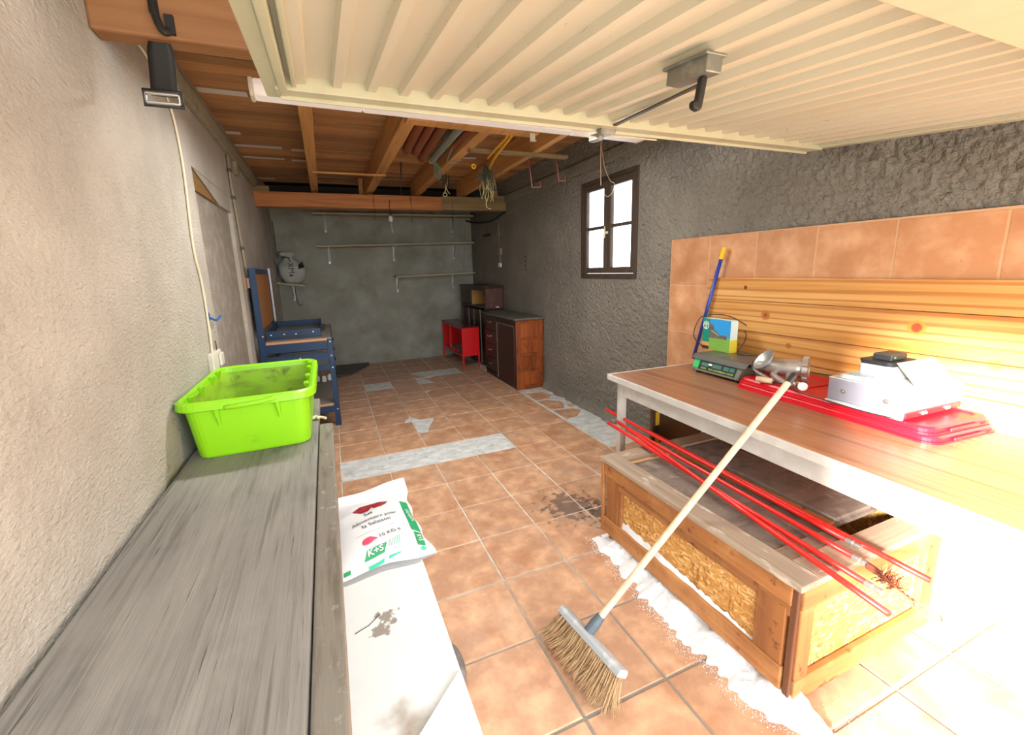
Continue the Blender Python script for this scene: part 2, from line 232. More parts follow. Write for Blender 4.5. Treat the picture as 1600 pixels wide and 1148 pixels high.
# ------------------------------------------------------------------ mesh builder
BASE = {}
class MB:
    def __init__(s): s.v = []; s.f = []; s.M = Matrix.Identity(4)
    def add(s, vs, fs):
        o = len(s.v); s.v += [tuple(s.M @ Vector(p)) for p in vs]; s.f += [tuple(i+o for i in f) for f in fs]; return s
    def bx(s, x0, x1, y0, y1, z0, z1):
        return s.add([(x0, y0, z0), (x1, y0, z0), (x1, y1, z0), (x0, y1, z0), (x0, y0, z1), (x1, y0, z1), (x1, y1, z1), (x0, y1, z1)],
                     [(0, 3, 2, 1), (4, 5, 6, 7), (0, 1, 5, 4), (1, 2, 6, 5), (2, 3, 7, 6), (3, 0, 4, 7)])
    def hexa(s, p): return s.add(p, [(0, 3, 2, 1), (4, 5, 6, 7), (0, 1, 5, 4), (1, 2, 6, 5), (2, 3, 7, 6), (3, 0, 4, 7)])
    def prism(s, poly, z0, z1):          # polygon in xy, extruded in z
        n = len(poly); return s.add([(x, y, z0) for x, y in poly]+[(x, y, z1) for x, y in poly],
            [tuple(range(n-1, -1, -1)), tuple(range(n, 2*n))]+[(i, (i+1) % n, n+(i+1) % n, n+i) for i in range(n)])
    def prism_x(s, poly, x0, x1):        # polygon in yz, extruded in x
        n = len(poly); return s.add([(x0, y, z) for y, z in poly]+[(x1, y, z) for y, z in poly],
            [tuple(range(n)), tuple(range(2*n-1, n-1, -1))]+[(i, n+i, n+(i+1) % n, (i+1) % n) for i in range(n)])
    def prism_y(s, poly, y0, y1):
        n = len(poly); return s.add([(x, y0, z) for x, z in poly]+[(x, y1, z) for x, z in poly],
            [tuple(range(n)), tuple(range(2*n-1, n-1, -1))]+[(i, n+i, n+(i+1) % n, (i+1) % n) for i in range(n)])
    def tube(s, pts, r, n=8, closed=False, r1=None):
        P = [Vector(p) for p in pts]; L = len(P); vs = []; fs = []; up = None
        for i, p in enumerate(P):
            if closed: d = P[(i+1) % L]-P[i-1]
            else: d = P[min(i+1, L-1)]-P[max(i-1, 0)]
            d.normalize()
            if up is None: up = d.orthogonal().normalized()
            else:
                up = up-d*up.dot(d)
                up = up.normalized() if up.length > 1e-6 else d.orthogonal().normalized()
            q = d.cross(up); rr = r if r1 is None else r+(r1-r)*i/(L-1)
            vs += [p+(up*math.cos(2*math.pi*k/n)+q*math.sin(2*math.pi*k/n))*rr for k in range(n)]
        for i in range(L if closed else L-1):
            a = i*n; b = ((i+1) % L)*n
            fs += [(a+k, a+(k+1) % n, b+(k+1) % n, b+k) for k in range(n)]
        if not closed: fs += [tuple(range(n-1, -1, -1)), tuple(range((L-1)*n, L*n))]
        return s.add(vs, fs)
    def lathe(s, prof, n=20, p0=(0, 0, 0), ax=(0, 0, 1)):   # prof [(r, h)] along axis
        q = Vector(ax).normalized(); u = q.orthogonal().normalized(); w = q.cross(u); p0 = Vector(p0); vs = []; fs = []
        for r, h in prof: vs += [p0+q*h+(u*math.cos(2*math.pi*k/n)+w*math.sin(2*math.pi*k/n))*max(r, 1e-4) for k in range(n)]
        for i in range(len(prof)-1): fs += [(i*n+k, i*n+(k+1) % n, (i+1)*n+(k+1) % n, (i+1)*n+k) for k in range(n)]
        fs += [tuple(range(n-1, -1, -1)), tuple(range((len(prof)-1)*n, len(prof)*n))]
        return s.add(vs, fs)
    def grid(s, fn, nu, nv):
        vs = [fn(i/nu, j/nv) for j in range(nv+1) for i in range(nu+1)]
        return s.add(vs, [(j*(nu+1)+i, j*(nu+1)+i+1, (j+1)*(nu+1)+i+1, (j+1)*(nu+1)+i) for j in range(nv) for i in range(nu)])
    def build(s, name, m, parent=None, loc=None, bev=0., smooth=False, seg=2, fix=True):
        b = BASE[parent] if parent is not None else Vector(loc or (0, 0, 0))
        me = bpy.data.meshes.new(name); me.from_pydata([tuple(Vector(p)-b) for p in s.v], [], s.f)
        if fix:
            bm = bmesh.new(); bm.from_mesh(me); bmesh.ops.recalc_face_normals(bm, faces=bm.faces); bm.to_mesh(me); bm.free()
        if smooth: me.polygons.foreach_set('use_smooth', [True]*len(me.polygons))
        me.materials.append(m if not isinstance(m, str) else M[m])
        o = bpy.data.objects.new(name, me); COL.objects.link(o)
        if parent is not None: o.parent = parent; BASE[o] = b
        else: o.location = b; BASE[o] = b
        if bev:
            md = o.modifiers.new('bevel', 'BEVEL'); md.width = bev; md.segments = seg; md.limit_method = 'ANGLE'; md.angle_limit = R(35)
        return o
def tag(o, label, cat, group=None, kind=None):
    if label: o['label'] = label
    if cat: o['category'] = cat
    if group: o['group'] = group
    if kind: o['kind'] = kind
    return o
def thing(name, label, cat, loc, group=None):
    o = bpy.data.objects.new(name, None); COL.objects.link(o); o.location = loc; o.empty_display_size = .05
    BASE[o] = Vector(loc); return tag(o, label, cat, group)
def B(name, m, parent, x0, x1, y0, y1, z0, z1, bev=.002): return MB().bx(x0, x1, y0, y1, z0, z1).build(name, m, parent, bev=bev)
def T(name, m, parent, pts, r, n=8, **k): return MB().tube(pts, r, n, **k).build(name, m, parent, smooth=True)
def struct(o): o['kind'] = 'structure'; return o
def clone(o, parent=None, loc=None):
    c = o.copy(); COL.objects.link(c)
    if parent is not None: c.parent = parent
    if loc is not None: c.location = loc
    return c
def clone_tree(o, loc, label):
    c = clone(o, None, loc); c['label'] = label
    for ch in list(o.children):
        d = clone(ch, c)
        for g in list(ch.children): clone(g, d)
    return c
def ease(pts, k=6):                     # smooth curve through points
    P = [Vector(p) for p in pts]; out = []
    for i in range(len(P)-1):
        a, b, c, d = P[max(i-1, 0)], P[i], P[i+1], P[min(i+2, len(P)-1)]
        for j in range(k):
            t = j/k; out.append(.5*((2*b)+(c-a)*t+(2*a-5*b+4*c-d)*t*t+(3*b-a-3*c+d)*t**3))
    return out+[P[-1]]
def rotz(a, p): return Matrix.Translation(p) @ Matrix.Rotation(a, 4, 'Z')
def text_mb(txt, size, fn, bold=0.):     # flat lettering; fn maps (u,v) to a point on the surface
    cu = bpy.data.curves.new('lettering', 'FONT'); cu.body = txt; cu.size = size; cu.align_x = 'CENTER'; cu.resolution_u = 3; cu.offset = bold*size
    ob = bpy.data.objects.new('lettering', cu); me = bpy.data.meshes.new_from_object(ob)
    bm = bmesh.new(); bm.from_mesh(me); bmesh.ops.triangulate(bm, faces=bm.faces)
    for _ in range(2):
        L = [e for e in bm.edges if e.calc_length() > size*.16]
        if L: bmesh.ops.subdivide_edges(bm, edges=L, cuts=1); bmesh.ops.triangulate(bm, faces=[f for f in bm.faces if len(f.verts) > 3])
    bm.to_mesh(me); bm.free()
    mb = MB(); mb.add([fn(v.co.x, v.co.y) for v in me.vertices], [tuple(p.vertices) for p in me.polygons])
    bpy.data.objects.remove(ob); bpy.data.curves.remove(cu); bpy.data.meshes.remove(me)
    return mb

XL, XR, YB = -1.29, 1.764, 4.45

# ================================================================== the setting
MB().bx(-30, 30, -40, -3.21, -.30, -.03).build('driveway', 'outside')
struct(bpy.data.objects['driveway']); bpy.data.objects['driveway']['label'] = 'pale concrete drive outside the open garage'
floor = struct(MB().bx(XL-.2, XR+.2, -3.2, YB+.15, -.12, -.004).build('floor', 'grout')); floor['label'] = 'screed floor under terracotta tiles with bare strips'

def tile_mesh(w=.334, d=.334, h=.0115, c=.004):
    mb = MB(); x, y = w/2, d/2
    mb.add([(-x, -y, -h), (x, -y, -h), (x, y, -h), (-x, y, -h), (-x, -y, -c), (x, -y, -c), (x, y, -c), (-x, y, -c), (-x+c, -y+c, 0), (x-c, -y+c, 0), (x-c, y-c, 0), (-x+c, y-c, 0)],
           [(0, 3, 2, 1)]+[(i, (i+1) % 4, 4+(i+1) % 4, 4+i) for i in range(4)]+[(4+i, 4+(i+1) % 4, 8+(i+1) % 4, 8+i) for i in range(4)]+[(8, 9, 10, 11)])
    return mb
t0 = None
def place_tile(x0, x1, y0, y1):
    global t0
    if t0 is None:
        t0 = tile_mesh().build('tile', 'tile', floor); t = t0
    else: t = clone(t0, floor)
    g = .0042 if y0 < 0 else .003
    t.location = ((x0+x1)/2+random.uniform(-.001, .001), (y0+y1)/2+random.uniform(-.001, .001), random.uniform(-.0012, .0008))
    t.scale = ((x1-x0-2*g)/.334, (y1-y0-2*g)/.334, 1); t.rotation_euler = (random.uniform(-.002, .002), random.uniform(-.002, .002), random.uniform(-.003, .003))
def poly_tile(poly, name='tile'):
    MB().prism(poly, -.0115, 0).build(name, 'tile', floor, bev=.003)
XS = [XL+.004, -1.02, -.68, -.34, 0, .34, .68, 1.02, 1.36, 1.70, XR-.004]
for k in range(-9, 13):
    p = .34 if k < 0 else .3365; y0, y1 = k*p, (k+1)*p
    for i in range(len(XS)-1):
        x0, x1 = XS[i], XS[i+1]; sk = .012*max(0, y0); x0 += sk; x1 += sk
        if k == 12: y1 = min(y1, YB-.03)
        if k == 1 and -.7 < XS[i] < .6: continue                       # the bare strip across the floor
        if k == 8 and i == 3: continue
        if k >= 0 and XS[i] >= 1.35: continue                          # bare screed along the rough wall
        if k == -1 and XS[i] >= 1.69: continue
        if k == 3 and i == 4: poly_tile([(x0+.085, y0+.003), (x1-.003, y0+.003), (x1-.003, y1-.003), (x0+.225, y1-.003), (x0+.19, y0+.25), (x0+.13, y0+.13)]); continue
        if k == 4 and i == 3: poly_tile([(x0+.003, y0+.003), (x1-.075, y0+.003), (x1-.05, y0+.07), (x1-.02, y0+.10), (x1-.003, y0+.17), (x1-.003, y1-.003), (x0+.003, y1-.003)]); continue
        if k == 4 and i == 4: poly_tile([(x0+.08, y0+.02), (x0+.2, y0+.003), (x1-.003, y0+.003), (x1-.003, y1-.003), (x0+.003, y1-.003), (x0+.003, y0+.16)]); continue
        if k == 8 and i == 5: poly_tile([(x0+.19, y0+.003), (x1-.003, y0+.003), (x1-.003, y1-.003), (x0+.20, y1-.06), (x0+.10, y0+.26), (x0+.16, y0+.12)]); continue
        if k == 9 and i in (6,): continue
        if k == 9 and i == 5: poly_tile([(x0+.003, y0+.003), (x0+.16, y0+.003), (x0+.11, y0+.1), (x0+.03, y0+.2), (x0+.003, y0+.28)]); continue
        if k == 6 and i == 5: poly_tile([(x0+.003, y0+.003), (x1-.003, y0+.003), (x1-.003, y1-.003), (x0+.07, y1-.003), (x0+.05, y1-.05), (x0+.003, y1-.07)]); continue
        place_tile(x0, x1, y0, y1)
# what is left of the tiles beside the rough wall
poly_tile([(1.405, 1.03), (1.55, 1.01), (1.60, 1.10), (1.64, 1.2), (1.52, 1.33), (1.405, 1.34)])
poly_tile([(1.405, 1.37), (1.56, 1.37), (1.66, 1.47), (1.62, 1.62), (1.41, 1.65)])
poly_tile([(1.40, .72), (1.53, .74), (1.66, .86), (1.62, .96), (1.45, .99), (1.40, .98)])
poly_tile([(1.61, 1.0), (1.68, 1.02), (1.69, 1.11), (1.63, 1.1)])
# bare strip and patches, a little rough and paler than the joints
def patch(poly, nm='screed_patch'):
    xs = [p[0] for p in poly]; ys = [p[1] for p in poly]
    MB().prism(poly, -.006, -.0022).build(nm, 'patch', floor)
for pp in ([(-.69, .34), (.685, .34), (.69, .67), (-.685, .67)], [(-.305, 2.70), (.035, 2.70), (.035, 3.02), (-.305, 3.02)], [(.72, 3.04), (1.06, 3.04), (1.06, 3.36), (.72, 3.36)], [(.39, 3.04), (.71, 3.04), (.71, 3.36), (.39, 3.36)],
           [(.375, 2.70), (.60, 2.70), (.60, 3.02), (.375, 3.02)], [(.012, 1.01), (.22, 1.01), (.24, 1.34), (.012, 1.34)], [(.016, 1.35), (.2, 1.35), (.1, 1.52), (.016, 1.52)], [(-.10, 1.35), (.008, 1.35), (.008, 1.56), (-.1, 1.5)], [(.36, 2.20), (.46, 2.20), (.46, 2.35), (.36, 2.35)],
           [(1.385, .02), (1.70, .3), (1.74, 1.0), (1.74, 1.72), (1.40, 1.72)]):
    patch(pp)
# left wall with the walled-up doorway
def wall_grid(mb, x, y0, y1, z0, z1, step, amp, sc, skip=None, face=1, seed=0):
    ny = int((y1-y0)/step); nz = int((z1-z0)/step); idx = {}; vs = []; fs = []
    for j in range(nz+1):
        for i in range(ny+1):
            y = y0+(y1-y0)*i/ny; z = z0+(z1-z0)*j/nz
            a = amp(y, z) if callable(amp) else amp
            d = a*(noise.noise((y*sc, z*sc, seed))+.6*noise.noise((y*sc*2.1, z*sc*2.1, seed+9)))
            if skip and any(s[0]-.03 < y < s[1]+.03 and s[2]-.03 < z < s[3]+.03 for s in skip): d = 0
            vs.append((x-face*d, y, z))
    for j in range(nz):
        for i in range(ny):
            y = y0+(y1-y0)*(i+.5)/ny; z = z0+(z1-z0)*(j+.5)/nz
            if skip and any(s[0] < y < s[1] and s[2] < z < s[3] for s in skip): continue
            a = j*(ny+1)+i; fs.append((a, a+1, a+ny+2, a+ny+1))
    mb.add(vs, fs)
wl = MB()
wl.bx(XL-.2, XL, -2.94, .36, 0, 2.9).bx(XL-.2, XL, 1.43, YB+.15, 0, 2.9).bx(XL-.2, XL, .36, 1.43, 2.09, 2.9)
wall_left = struct(wl.build('wall_left', 'left'))
MB().bx(XL-.18, XL-.028, .36, 1.43, 0, 1.97).build('doorway_infill', 'recess', wall_left)
MB().add([(XL-.03, .36, 1.97), (XL-.03, .98, 1.97), (XL-.03, .36, 2.10), (XL-.012, .36, 1.97), (XL-.012, .98, 1.97), (XL-.012, .36, 2.10)], [(0, 1, 2), (3, 5, 4), (0, 3, 4, 1), (1, 4, 5, 2), (2, 5, 3, 0)]).build('lintel_end', 'lintel', wall_left)
MB().add([(XL-.18, .36, 1.97), (XL-.004, .36, 2.10), (XL-.004, .36, 2.13), (XL-.18, .36, 2.13), (XL-.18, 1.43, 1.97), (XL-.004, 1.0, 1.97), (XL-.004, 1.43, 2.13), (XL-.18, 1.43, 2.13), (XL-.004, 1.43, 1.97)],
         [(1, 5, 8, 6, 2), (0, 1, 2, 3), (4, 7, 6, 8), (0, 4, 8, 5, 1)]).build('plaster_over_doorway', 'left', wall_left)
struct(MB().prism_y([(XL, 2.44), (XL+.035, 2.44), (XL+.045, 2.52), (XL+.03, 2.575), (XL, 2.6)], -.55, 3.62).build('trim_1', 'trim', bev=.006))
# right wall, roughcast, with the window hole
WY0, WY1, WZ0, WZ1 = .204, 1.022, 1.336, 2.232
wr = MB()
def amp_r(y, z): return .012 if y < 1.2 else max(.004, .012-.005*(y-1.2))
wall_grid(wr, XR, -3.2, YB, 0, 2.9, .0165, amp_r, 30, skip=[(WY0, WY1, WZ0, WZ1)])
for a in [(-3.2, WY0, 0, 2.9), (WY1, YB+.15, 0, 2.9), (WY0, WY1, 0, WZ0), (WY0, WY1, WZ1, 2.9)]: wr.bx(XR+.02, XR+.07, *a)
wall_right = struct(wr.build('wall_right', 'right', fix=False))
wb = MB(); 
wall_back = struct(MB().bx(XL-.2, XR+.07, YB, YB+.15, 0, 2.9).build('wall_back', 'back'))
MB().prism_y([(1.50, 0), (XR, 0), (XR, 2.25), (1.66, 2.20)], YB-.02, YB).build('corner_render', 'back', wall_back)
struct(MB().prism_y([(XR-.02, 2.36), (XR+.0, 2.34), (XR+.0, 2.46), (XR-.03, 2.43)], -.4, 2.9).build('trim_2', 'right', bev=.006))
# loose render along the foot of the walls
def rubble(name, m, parent, fn, nu, nv): return MB().grid(fn, nu, nv).build(name, m, parent, smooth=True, fix=False)
rubble('render_toe', 'right', wall_right, lambda u, v: (XR-.09*(1-v)*(.7+.6*noise.noise((u*16, 0, 3)))-.004*v, -.2+u*2.1, -.004+.12*v**1.6*(.8+.5*noise.noise((u*22, v*3, 1)))), 90, 6)
rubble('render_toe', 'back', wall_back, lambda u, v: (-1.28+u*2.6, YB-.05*(1-v)*(.7+.6*noise.noise((u*20, 5, 3)))-.004*v, -.004+.06*v**1.5*(.8+.5*noise.noise((u*26, v*3, 8)))), 90, 5)
# ceiling: roof slab and one board after another
ceiling = struct(MB().bx(XL-.2, XR+.07, -3.2, YB+.15, 2.72, 2.86).build('ceiling', 'black'))  # slab coloured black to deepen the shade in the board gaps
cb = MB().bx(-.5, .5, -.5, .5, 0, .022).build('plank', 'board', ceiling, bev=0); first = True
y = -3.15; joints = [-.64, .0, .55, 1.16]; k = 0
while y < 3.6:
    w = random.choice((.092, .1, .104, .112)); cut = random.choice(joints+[9, 9])
    segs = [(XL, cut), (cut, XR)] if cut < XR else [(XL, XR)]
    for a, b in segs:
        p = cb if first else clone(cb, ceiling); first = False
        p.location = ((a+b)/2, y+w/2, 2.646+random.uniform(-.003, .003)); p.scale = (b-a-.006, w-.012, 1); p.rotation_euler = (random.uniform(-.02, .02), 0, random.uniform(-.0015, .0015))
    y += w
fs = MB().bx(-.5, .5, -.5, .5, 0, .003).build('membrane_strip', 'foil', ceiling); first = True
for x0, x1, yy, w in ((-1.285, -1.18, 1.655, .035), (-1.285, -.90, 2.03, .04), (-.82, -.70, 2.07, .035), (-1.285, -.91, 2.45, .035), (-.845, -.70, 2.475, .035), (-1.285, -1.10, 3.45, .035), (-1.285, -1.0, .77, .045), (.86, 1.0, 1.93, .035), (.05, .12, 3.0, .03)):
    p = fs if first else clone(fs, ceiling); first = False
    p.location = ((x0+x1)/2, yy, 2.638); p.scale = (x1-x0, w*1.7, 1)

# window
win = struct(bpy.data.objects.new('window_1', None)); COL.objects.link(win); win.location = (XR, .613, WZ0); BASE[win] = Vector(win.location)
X0, X1 = XR-.012, XR+.045
fr = MB(); e = .032
fr.bx(X0, X1, WY0, WY0+e, WZ0, WZ1).bx(X0, X1, WY1-e, WY1, WZ0, WZ1).bx(X0, X1, WY0+e, WY1-e, WZ0, WZ0+.045).bx(X0, X1, WY0+e, WY1-e, WZ1-e, WZ1)
fr.build('window_frame', 'winframe', win, bev=.004)
ym = .613
for y0, y1 in ((WY0+e, ym), (ym, WY1-e)):
    sz0, sz1, zm = WZ0+.047, WZ1-e, 1.80; s = .052
    sb = MB(); A, C = X0+.006, X1-.008
    sb.bx(A, C, y0+.002, y0+s, sz0, sz1).bx(A, C, y1-s, y1-.002, sz0, sz1).bx(A, C, y0+s, y1-s, sz0, sz0+.055).bx(A, C, y0+s, y1-s, sz1-.06, sz1).bx(A, C, y0+s, y1-s, zm-.014, zm+.014)
    sash = sb.build('sash', 'winframe', win, bev=.007, seg=3)
    for za, zb in ((sz0+.055, zm-.014), (zm+.014, sz1-.06)): MB().bx(XR+.016, XR+.02, y0+s-.003, y1-s+.003, za-.003, zb+.003).build('pane', 'glass', sash)
h = MB(); h.bx(X0-.022, X0-.012, ym-.006, ym+.006, 1.70, 1.80).bx(X0-.014, X0+.01, ym-.02, ym+.02, 1.735, 1.755); h.build('latch_handle', 'cream', win, bev=.003)

# wall tiles behind the table, each a tile of the right wall
wt0 = None
for i, (ya, yb) in enumerate([(-.19-.3345*k, -.19-.3345*(k+1)) for k in range(9)]):
    for j, (za, zb) in enumerate(((1.297, 1.625), (.962, 1.297), (.627, .962), (.292, .627), (0, .292))):
        if wt0 is None: wt0 = tile_mesh(.334, .334, .012, .003).build('tile', 'walltile', wall_right); w = wt0
        else: w = clone(wt0, wall_right)
        w.rotation_euler = (R(90), random.uniform(-.004, .004), R(-90)); w.location = (XR-.018+random.uniform(-.001, .001), (ya+yb)/2, (za+zb)/2-.004*i*.6)
        w.scale = ((.334-.003)/.334, (zb-za-.004)/.334, 1)
MB().bx(XR-.0166, XR-.004, -3.2, -.188, 0, 1.622).build('tile_mortar', 'mortar', wall_right)

# ================================================================== timber overhead
header = MB().bx(XL+.0, XR-.02, -.705, -.615, 2.283, 2.62).build('ceiling_beam', 'header', loc=(0, -.7, 2.3), bev=.01)
tag(header, 'thick orange timber beam nearest the door with a black strap on it', 'beam')
JN = [(-.695, -.615, 'first ceiling joist from the left wall, straight ahead of the strap'), (-.075, .02, 'second ceiling joist from the left wall, left of the brown pipes'),
      (.505, .595, 'third ceiling joist from the left wall, with twine loops hung on it'), (1.125, 1.19, 'ceiling joist nearest the right wall, above the red hooks')]
for k, (a, b, l) in enumerate(JN):
    sk = [0, .0, .02, .03][k]
    j = MB().hexa([(a-sk, -.62, 2.43), (b-sk, -.62, 2.43), (b+sk, 3.2, 2.43), (a+sk, 3.2, 2.43), (a-sk, -.62, 2.638), (b-sk, -.62, 2.638), (b+sk, 3.2, 2.638), (a+sk, 3.2, 2.638)]).build('ceiling_joist', 'joist', loc=((a+b)/2, 0, 2.43), bev=.004)
    tag(j, l, 'joist', 'ceiling joists')
cbm = thing('cross_beam', 'long orange cross beam spanning the room under the joists, its right end grey', 'beam', (0, 2.99, 2.24))
MB().hexa([(XL, 2.92, 2.236), (.865, 2.92, 2.232), (.865, 3.07, 2.232), (XL, 3.07, 2.236), (XL, 2.92, 2.40), (.865, 2.92, 2.40), (.865, 3.07, 2.40), (XL, 3.07, 2.40)]).build('timber', 'beam', cbm, bev=.006)
MB().bx(.865, 1.762, 2.925, 3.07, 2.238, 2.41).build('timber', 'beamgrey', cbm, bev=.006)
B('packing_block', 'beamgrey', cbm, XL, -1.13, 2.93, 3.05, 2.40, 2.46)
B('packing_block', 'beamgrey', cbm, 1.55, 1.66, 2.93, 3.05, 2.41, 2.50)
B('end_plate', 'beamgrey', cbm, 1.50, 1.765, 2.905, 2.925, 2.245, 2.43, .003)
tag(MB().bx(-.655, .03, 1.94, 1.975, 2.415, 2.43).build('thin_batten', 'joist', loc=(-.3, 1.95, 2.42)), 'thin wooden batten nailed under the first two joists', 'batten')
tag(MB().hexa([(-.06, .22, 2.405), (.90, .26, 2.405), (.90, .36, 2.405), (-.06, .32, 2.405), (-.06, .22, 2.43), (.90, .26, 2.43), (.90, .36, 2.43), (-.06, .32, 2.43)]).build('pipe_board', 'joist', loc=(.4, .3, 2.41), bev=.003), 'orange board nailed under the joists carrying the pipes', 'board')
tag(MB().bx(.55, 1.47, .80, .86, 2.405, 2.43).build('grey_batten', 'beamgrey', loc=(1, .83, 2.41), bev=.003), 'greyish batten under the joists right of the wire brush', 'batten')
tag(MB().bx(XL, XR, 4.25, YB-.002, 2.45, 2.71).build('shade_filler', 'black', loc=(0, 4.3, 2.45)), 'black filler added along the top of the back wall as shade', 'beam')  # added block, black to stand in for shade above the cross beam
tag(MB().bx(-.13, -.08, 3.2, 3.25, 2.40, 2.64).build('short_post', 'joist', loc=(-.1, 3.2, 2.4)), 'short upright stub standing on the cross beam', 'post')

# ================================================================== the up-and-over door
door = thing('garage_door', 'cream ribbed steel up-and-over garage door swung open overhead', 'garage door', (.47, -2.0, 1.9))
DM = Matrix.Translation((0, -1.09, 2.0)) @ Matrix.Rotation(math.atan(.1115), 4, 'X')
DX0, DX1, DL = -.755, 1.695, 2.06
def dmb(): m = MB(); m.M = DM.copy(); return m
prof = [(DX0+.05, .028)]
x = -.655-.0975
for k in range(25):
    c = -.655+.0978*k
    if c-.02 > DX0+.06 and c+.02 < DX1-.06: prof += [(c-.019, .026), (c-.012, .007), (c+.012, .007), (c+.019, .026)]
prof.append((DX1-.05, .028))
m = dmb(); vs = []; n = len(prof)
for yy in (-.135, -.7, -1.3, -DL+.1): vs += [(a, yy, w) for a, w in prof]
m.add(vs, [(j*n+i, j*n+i+1, (j+1)*n+i+1, (j+1)*n+i) for j in range(3) for i in range(n-1)])
sheet = m.build('ribbed_sheet', 'door', door, fix=False)
so = sheet.modifiers.new('thick', 'SOLIDIFY'); so.thickness = .0015
m = dmb(); m.bx(DX0, DX1, -.06, 0, -.002, .012).bx(DX0+.03, DX1-.03, -.135, -.06, -.012, .03).bx(DX0, DX1, -.006, 0, .0, .05).bx(DX0+.04, DX1-.04, -.07, -.06, -.022, -.008)
m.build('rear_rail', 'doorframe', door, bev=.003)
m = dmb(); m.bx(DX0, DX0+.04, -DL, -.002, -.004, .05).bx(DX0+.04, DX0+.062, -DL, -.06, -.014, .03).bx(DX0+.075, DX0+.088, -DL, -.13, -.004, .03)
m.build('left_rail', 'doorframe', door, bev=.004)
m = dmb(); m.bx(DX1-.055, DX1, -DL, -.002, -.004, .05).bx(DX1-.07, DX1-.055, -DL, -.06, .004, .03)
m.build('right_rail', 'doorframe', door, bev=.003)
m = dmb(); m.bx(DX0, DX1, -DL, -DL+.11, -.002, .05); m.build('front_rail', 'doorframe', door, bev=.003)
m = dmb(); m.bx(DX0+.05, DX1-.05, -1.25, -1.13, -.045, .006).bx(DX0+.05, DX1-.05, -1.262, -1.24, -.05, -.04); m.build('cross_brace', 'doorframe', door, bev=.008)
m = dmb(); lx = .225
m.bx(lx-.024, lx+.024, -.78, -.655, -.034, .006); m.bx(lx-.032, lx+.032, -.783, -.645, -.0, .008)
lock = m.build('lock_case', 'galv', door, bev=.003)
m = dmb(); m.prism_y([(lx-.010, -.034), (lx+.008, -.034), (lx+.004, -.085), (lx+.002, -.104), (lx-.010, -.110), (lx-.026, -.104), (lx-.028, -.088), (lx-.014, -.085)], -.76, -.742)
m.build('lock_handle', 'black', door, bev=.006)
m = dmb(); m.hexa([(.345, -.62, -.004), (.360, -.62, -.004), (.445, -.13, -.010), (.430, -.13, -.010), (.345, -.62, .0), (.360, -.62, .0), (.445, -.13, -.004), (.430, -.13, -.004)]); m.build('latch_rod', 'scaledark', door)
m = dmb(); m.bx(.40, .47, -.10, -.02, -.03, .0).bx(.425, .45, -.05, .02, -.045, -.02); m.build('latch_keep', 'galv', door, bev=.004)
m = dmb(); m.tube(ease([(.33, -.01, -.012), (.40, -.03, -.03), (.52, -.02, -.018), (.75, -.012, -.016)]), .004); m.build('latch_cable', 'cream', door, smooth=True)

# fluorescent batten under the joists
lamp = thing('fluorescent_lamp', 'long white strip light running across behind the raised garage door', 'lamp', (.37, .02, 2.36))
LM = MB()
def lprof(k=1.): return [(-.075*k, 2.395), (-.068*k, 2.365), (-.05*k, 2.352), (.03*k, 2.352), (.05*k, 2.365), (.055*k, 2.395), (.055*k, 2.425), (-.075*k, 2.425)]
for a, b in ((-.885, -.355), (-.350, 1.030), (1.035, 1.62)):
    m = MB(); m.M = rotz(.03, (.37, .02, 0)) @ Matrix.Translation((-.37, 0, 0)); m.prism_x(lprof(), a, b); m.build('diffuser', 'lampwhite', lamp, bev=.008, seg=3)
for a, b, kk in ((-.905, -.885, 1.12), (1.62, 1.63, 1.05)):
    m = MB(); m.M = rotz(.03, (.37, .02, 0)) @ Matrix.Translation((-.37, 0, 0)); m.prism_x([(yy*kk, z-.006 if z < 2.4 else z) for yy, z in lprof()], a, b); m.build('end_cap', 'white', lamp, bev=.006)
tag(MB().bx(.825, .865, .262, .266, 2.35, 2.405).bx(.825, .865, .24, .262, 2.35, 2.354).build('white_bracket', 'white', loc=(.84, .26, 2.35)), 'small white bracket fixed under the right end of the pipe board', 'bracket')
al = bpy.data.lights.new('fill_light', 'AREA'); ao = bpy.data.objects.new('fill_light', al); COL.objects.link(ao); ao.location = (.1, .02, 2.345); al.shape = 'RECTANGLE'; al.size = 1.6; al.size_y = .10; al.energy = 30; al.color = (1, .97, .92)  # added interior fill; the strip lamp itself is unlit
ao.parent = None

# strap with buckle on the first beam
st = thing('rubber_strap', 'black rubber strap with a steel buckle hanging from the front timber beam', 'strap', (-1.1, -.7, 2.05))
m = MB(); m.hexa([(-1.112, -.717, 2.355), (-1.085, -.717, 2.355), (-1.085, -.705, 2.355), (-1.112, -.705, 2.355), (-1.112, -.717, 2.415), (-1.085, -.717, 2.415), (-1.085, -.705, 2.415), (-1.112, -.705, 2.415)])
m.tube(ease([(-1.10, -.717, 2.385), (-1.09, -.725, 2.325), (-1.075, -.725, 2.295), (-1.06, -.715, 2.305)]), .012); m.bx(-1.072, -1.045, -.72, -.705, 2.295, 2.355); m.build('hook', 'black', st, bev=.003)
def strapf(u, v):
    z = 2.33-.225*v; w = .026+.014*min(1, max(0, (v-.12)/.2)) ; return (-1.105+(u-.5)*2*w-.012*v, -.67+.01*math.sin(v*3), z)
m = MB(); m.grid(strapf, 4, 14); sp = m.build('strap_band', 'black', st, smooth=True, fix=False); so = sp.modifiers.new('t', 'SOLIDIFY'); so.thickness = .006
m = MB(); m.tube([(-1.165, -.695, 2.105), (-1.07, -.695, 2.105), (-1.07, -.695, 2.075), (-1.165, -.695, 2.075)], .006, closed=True); bk = m.build('buckle', 'chrome', st, smooth=False)
T('buckle_frame', 'black', st, [(-1.175, -.69, 2.115), (-1.06, -.69, 2.115), (-1.06, -.69, 2.068), (-1.175, -.69, 2.068)], .007, closed=True)

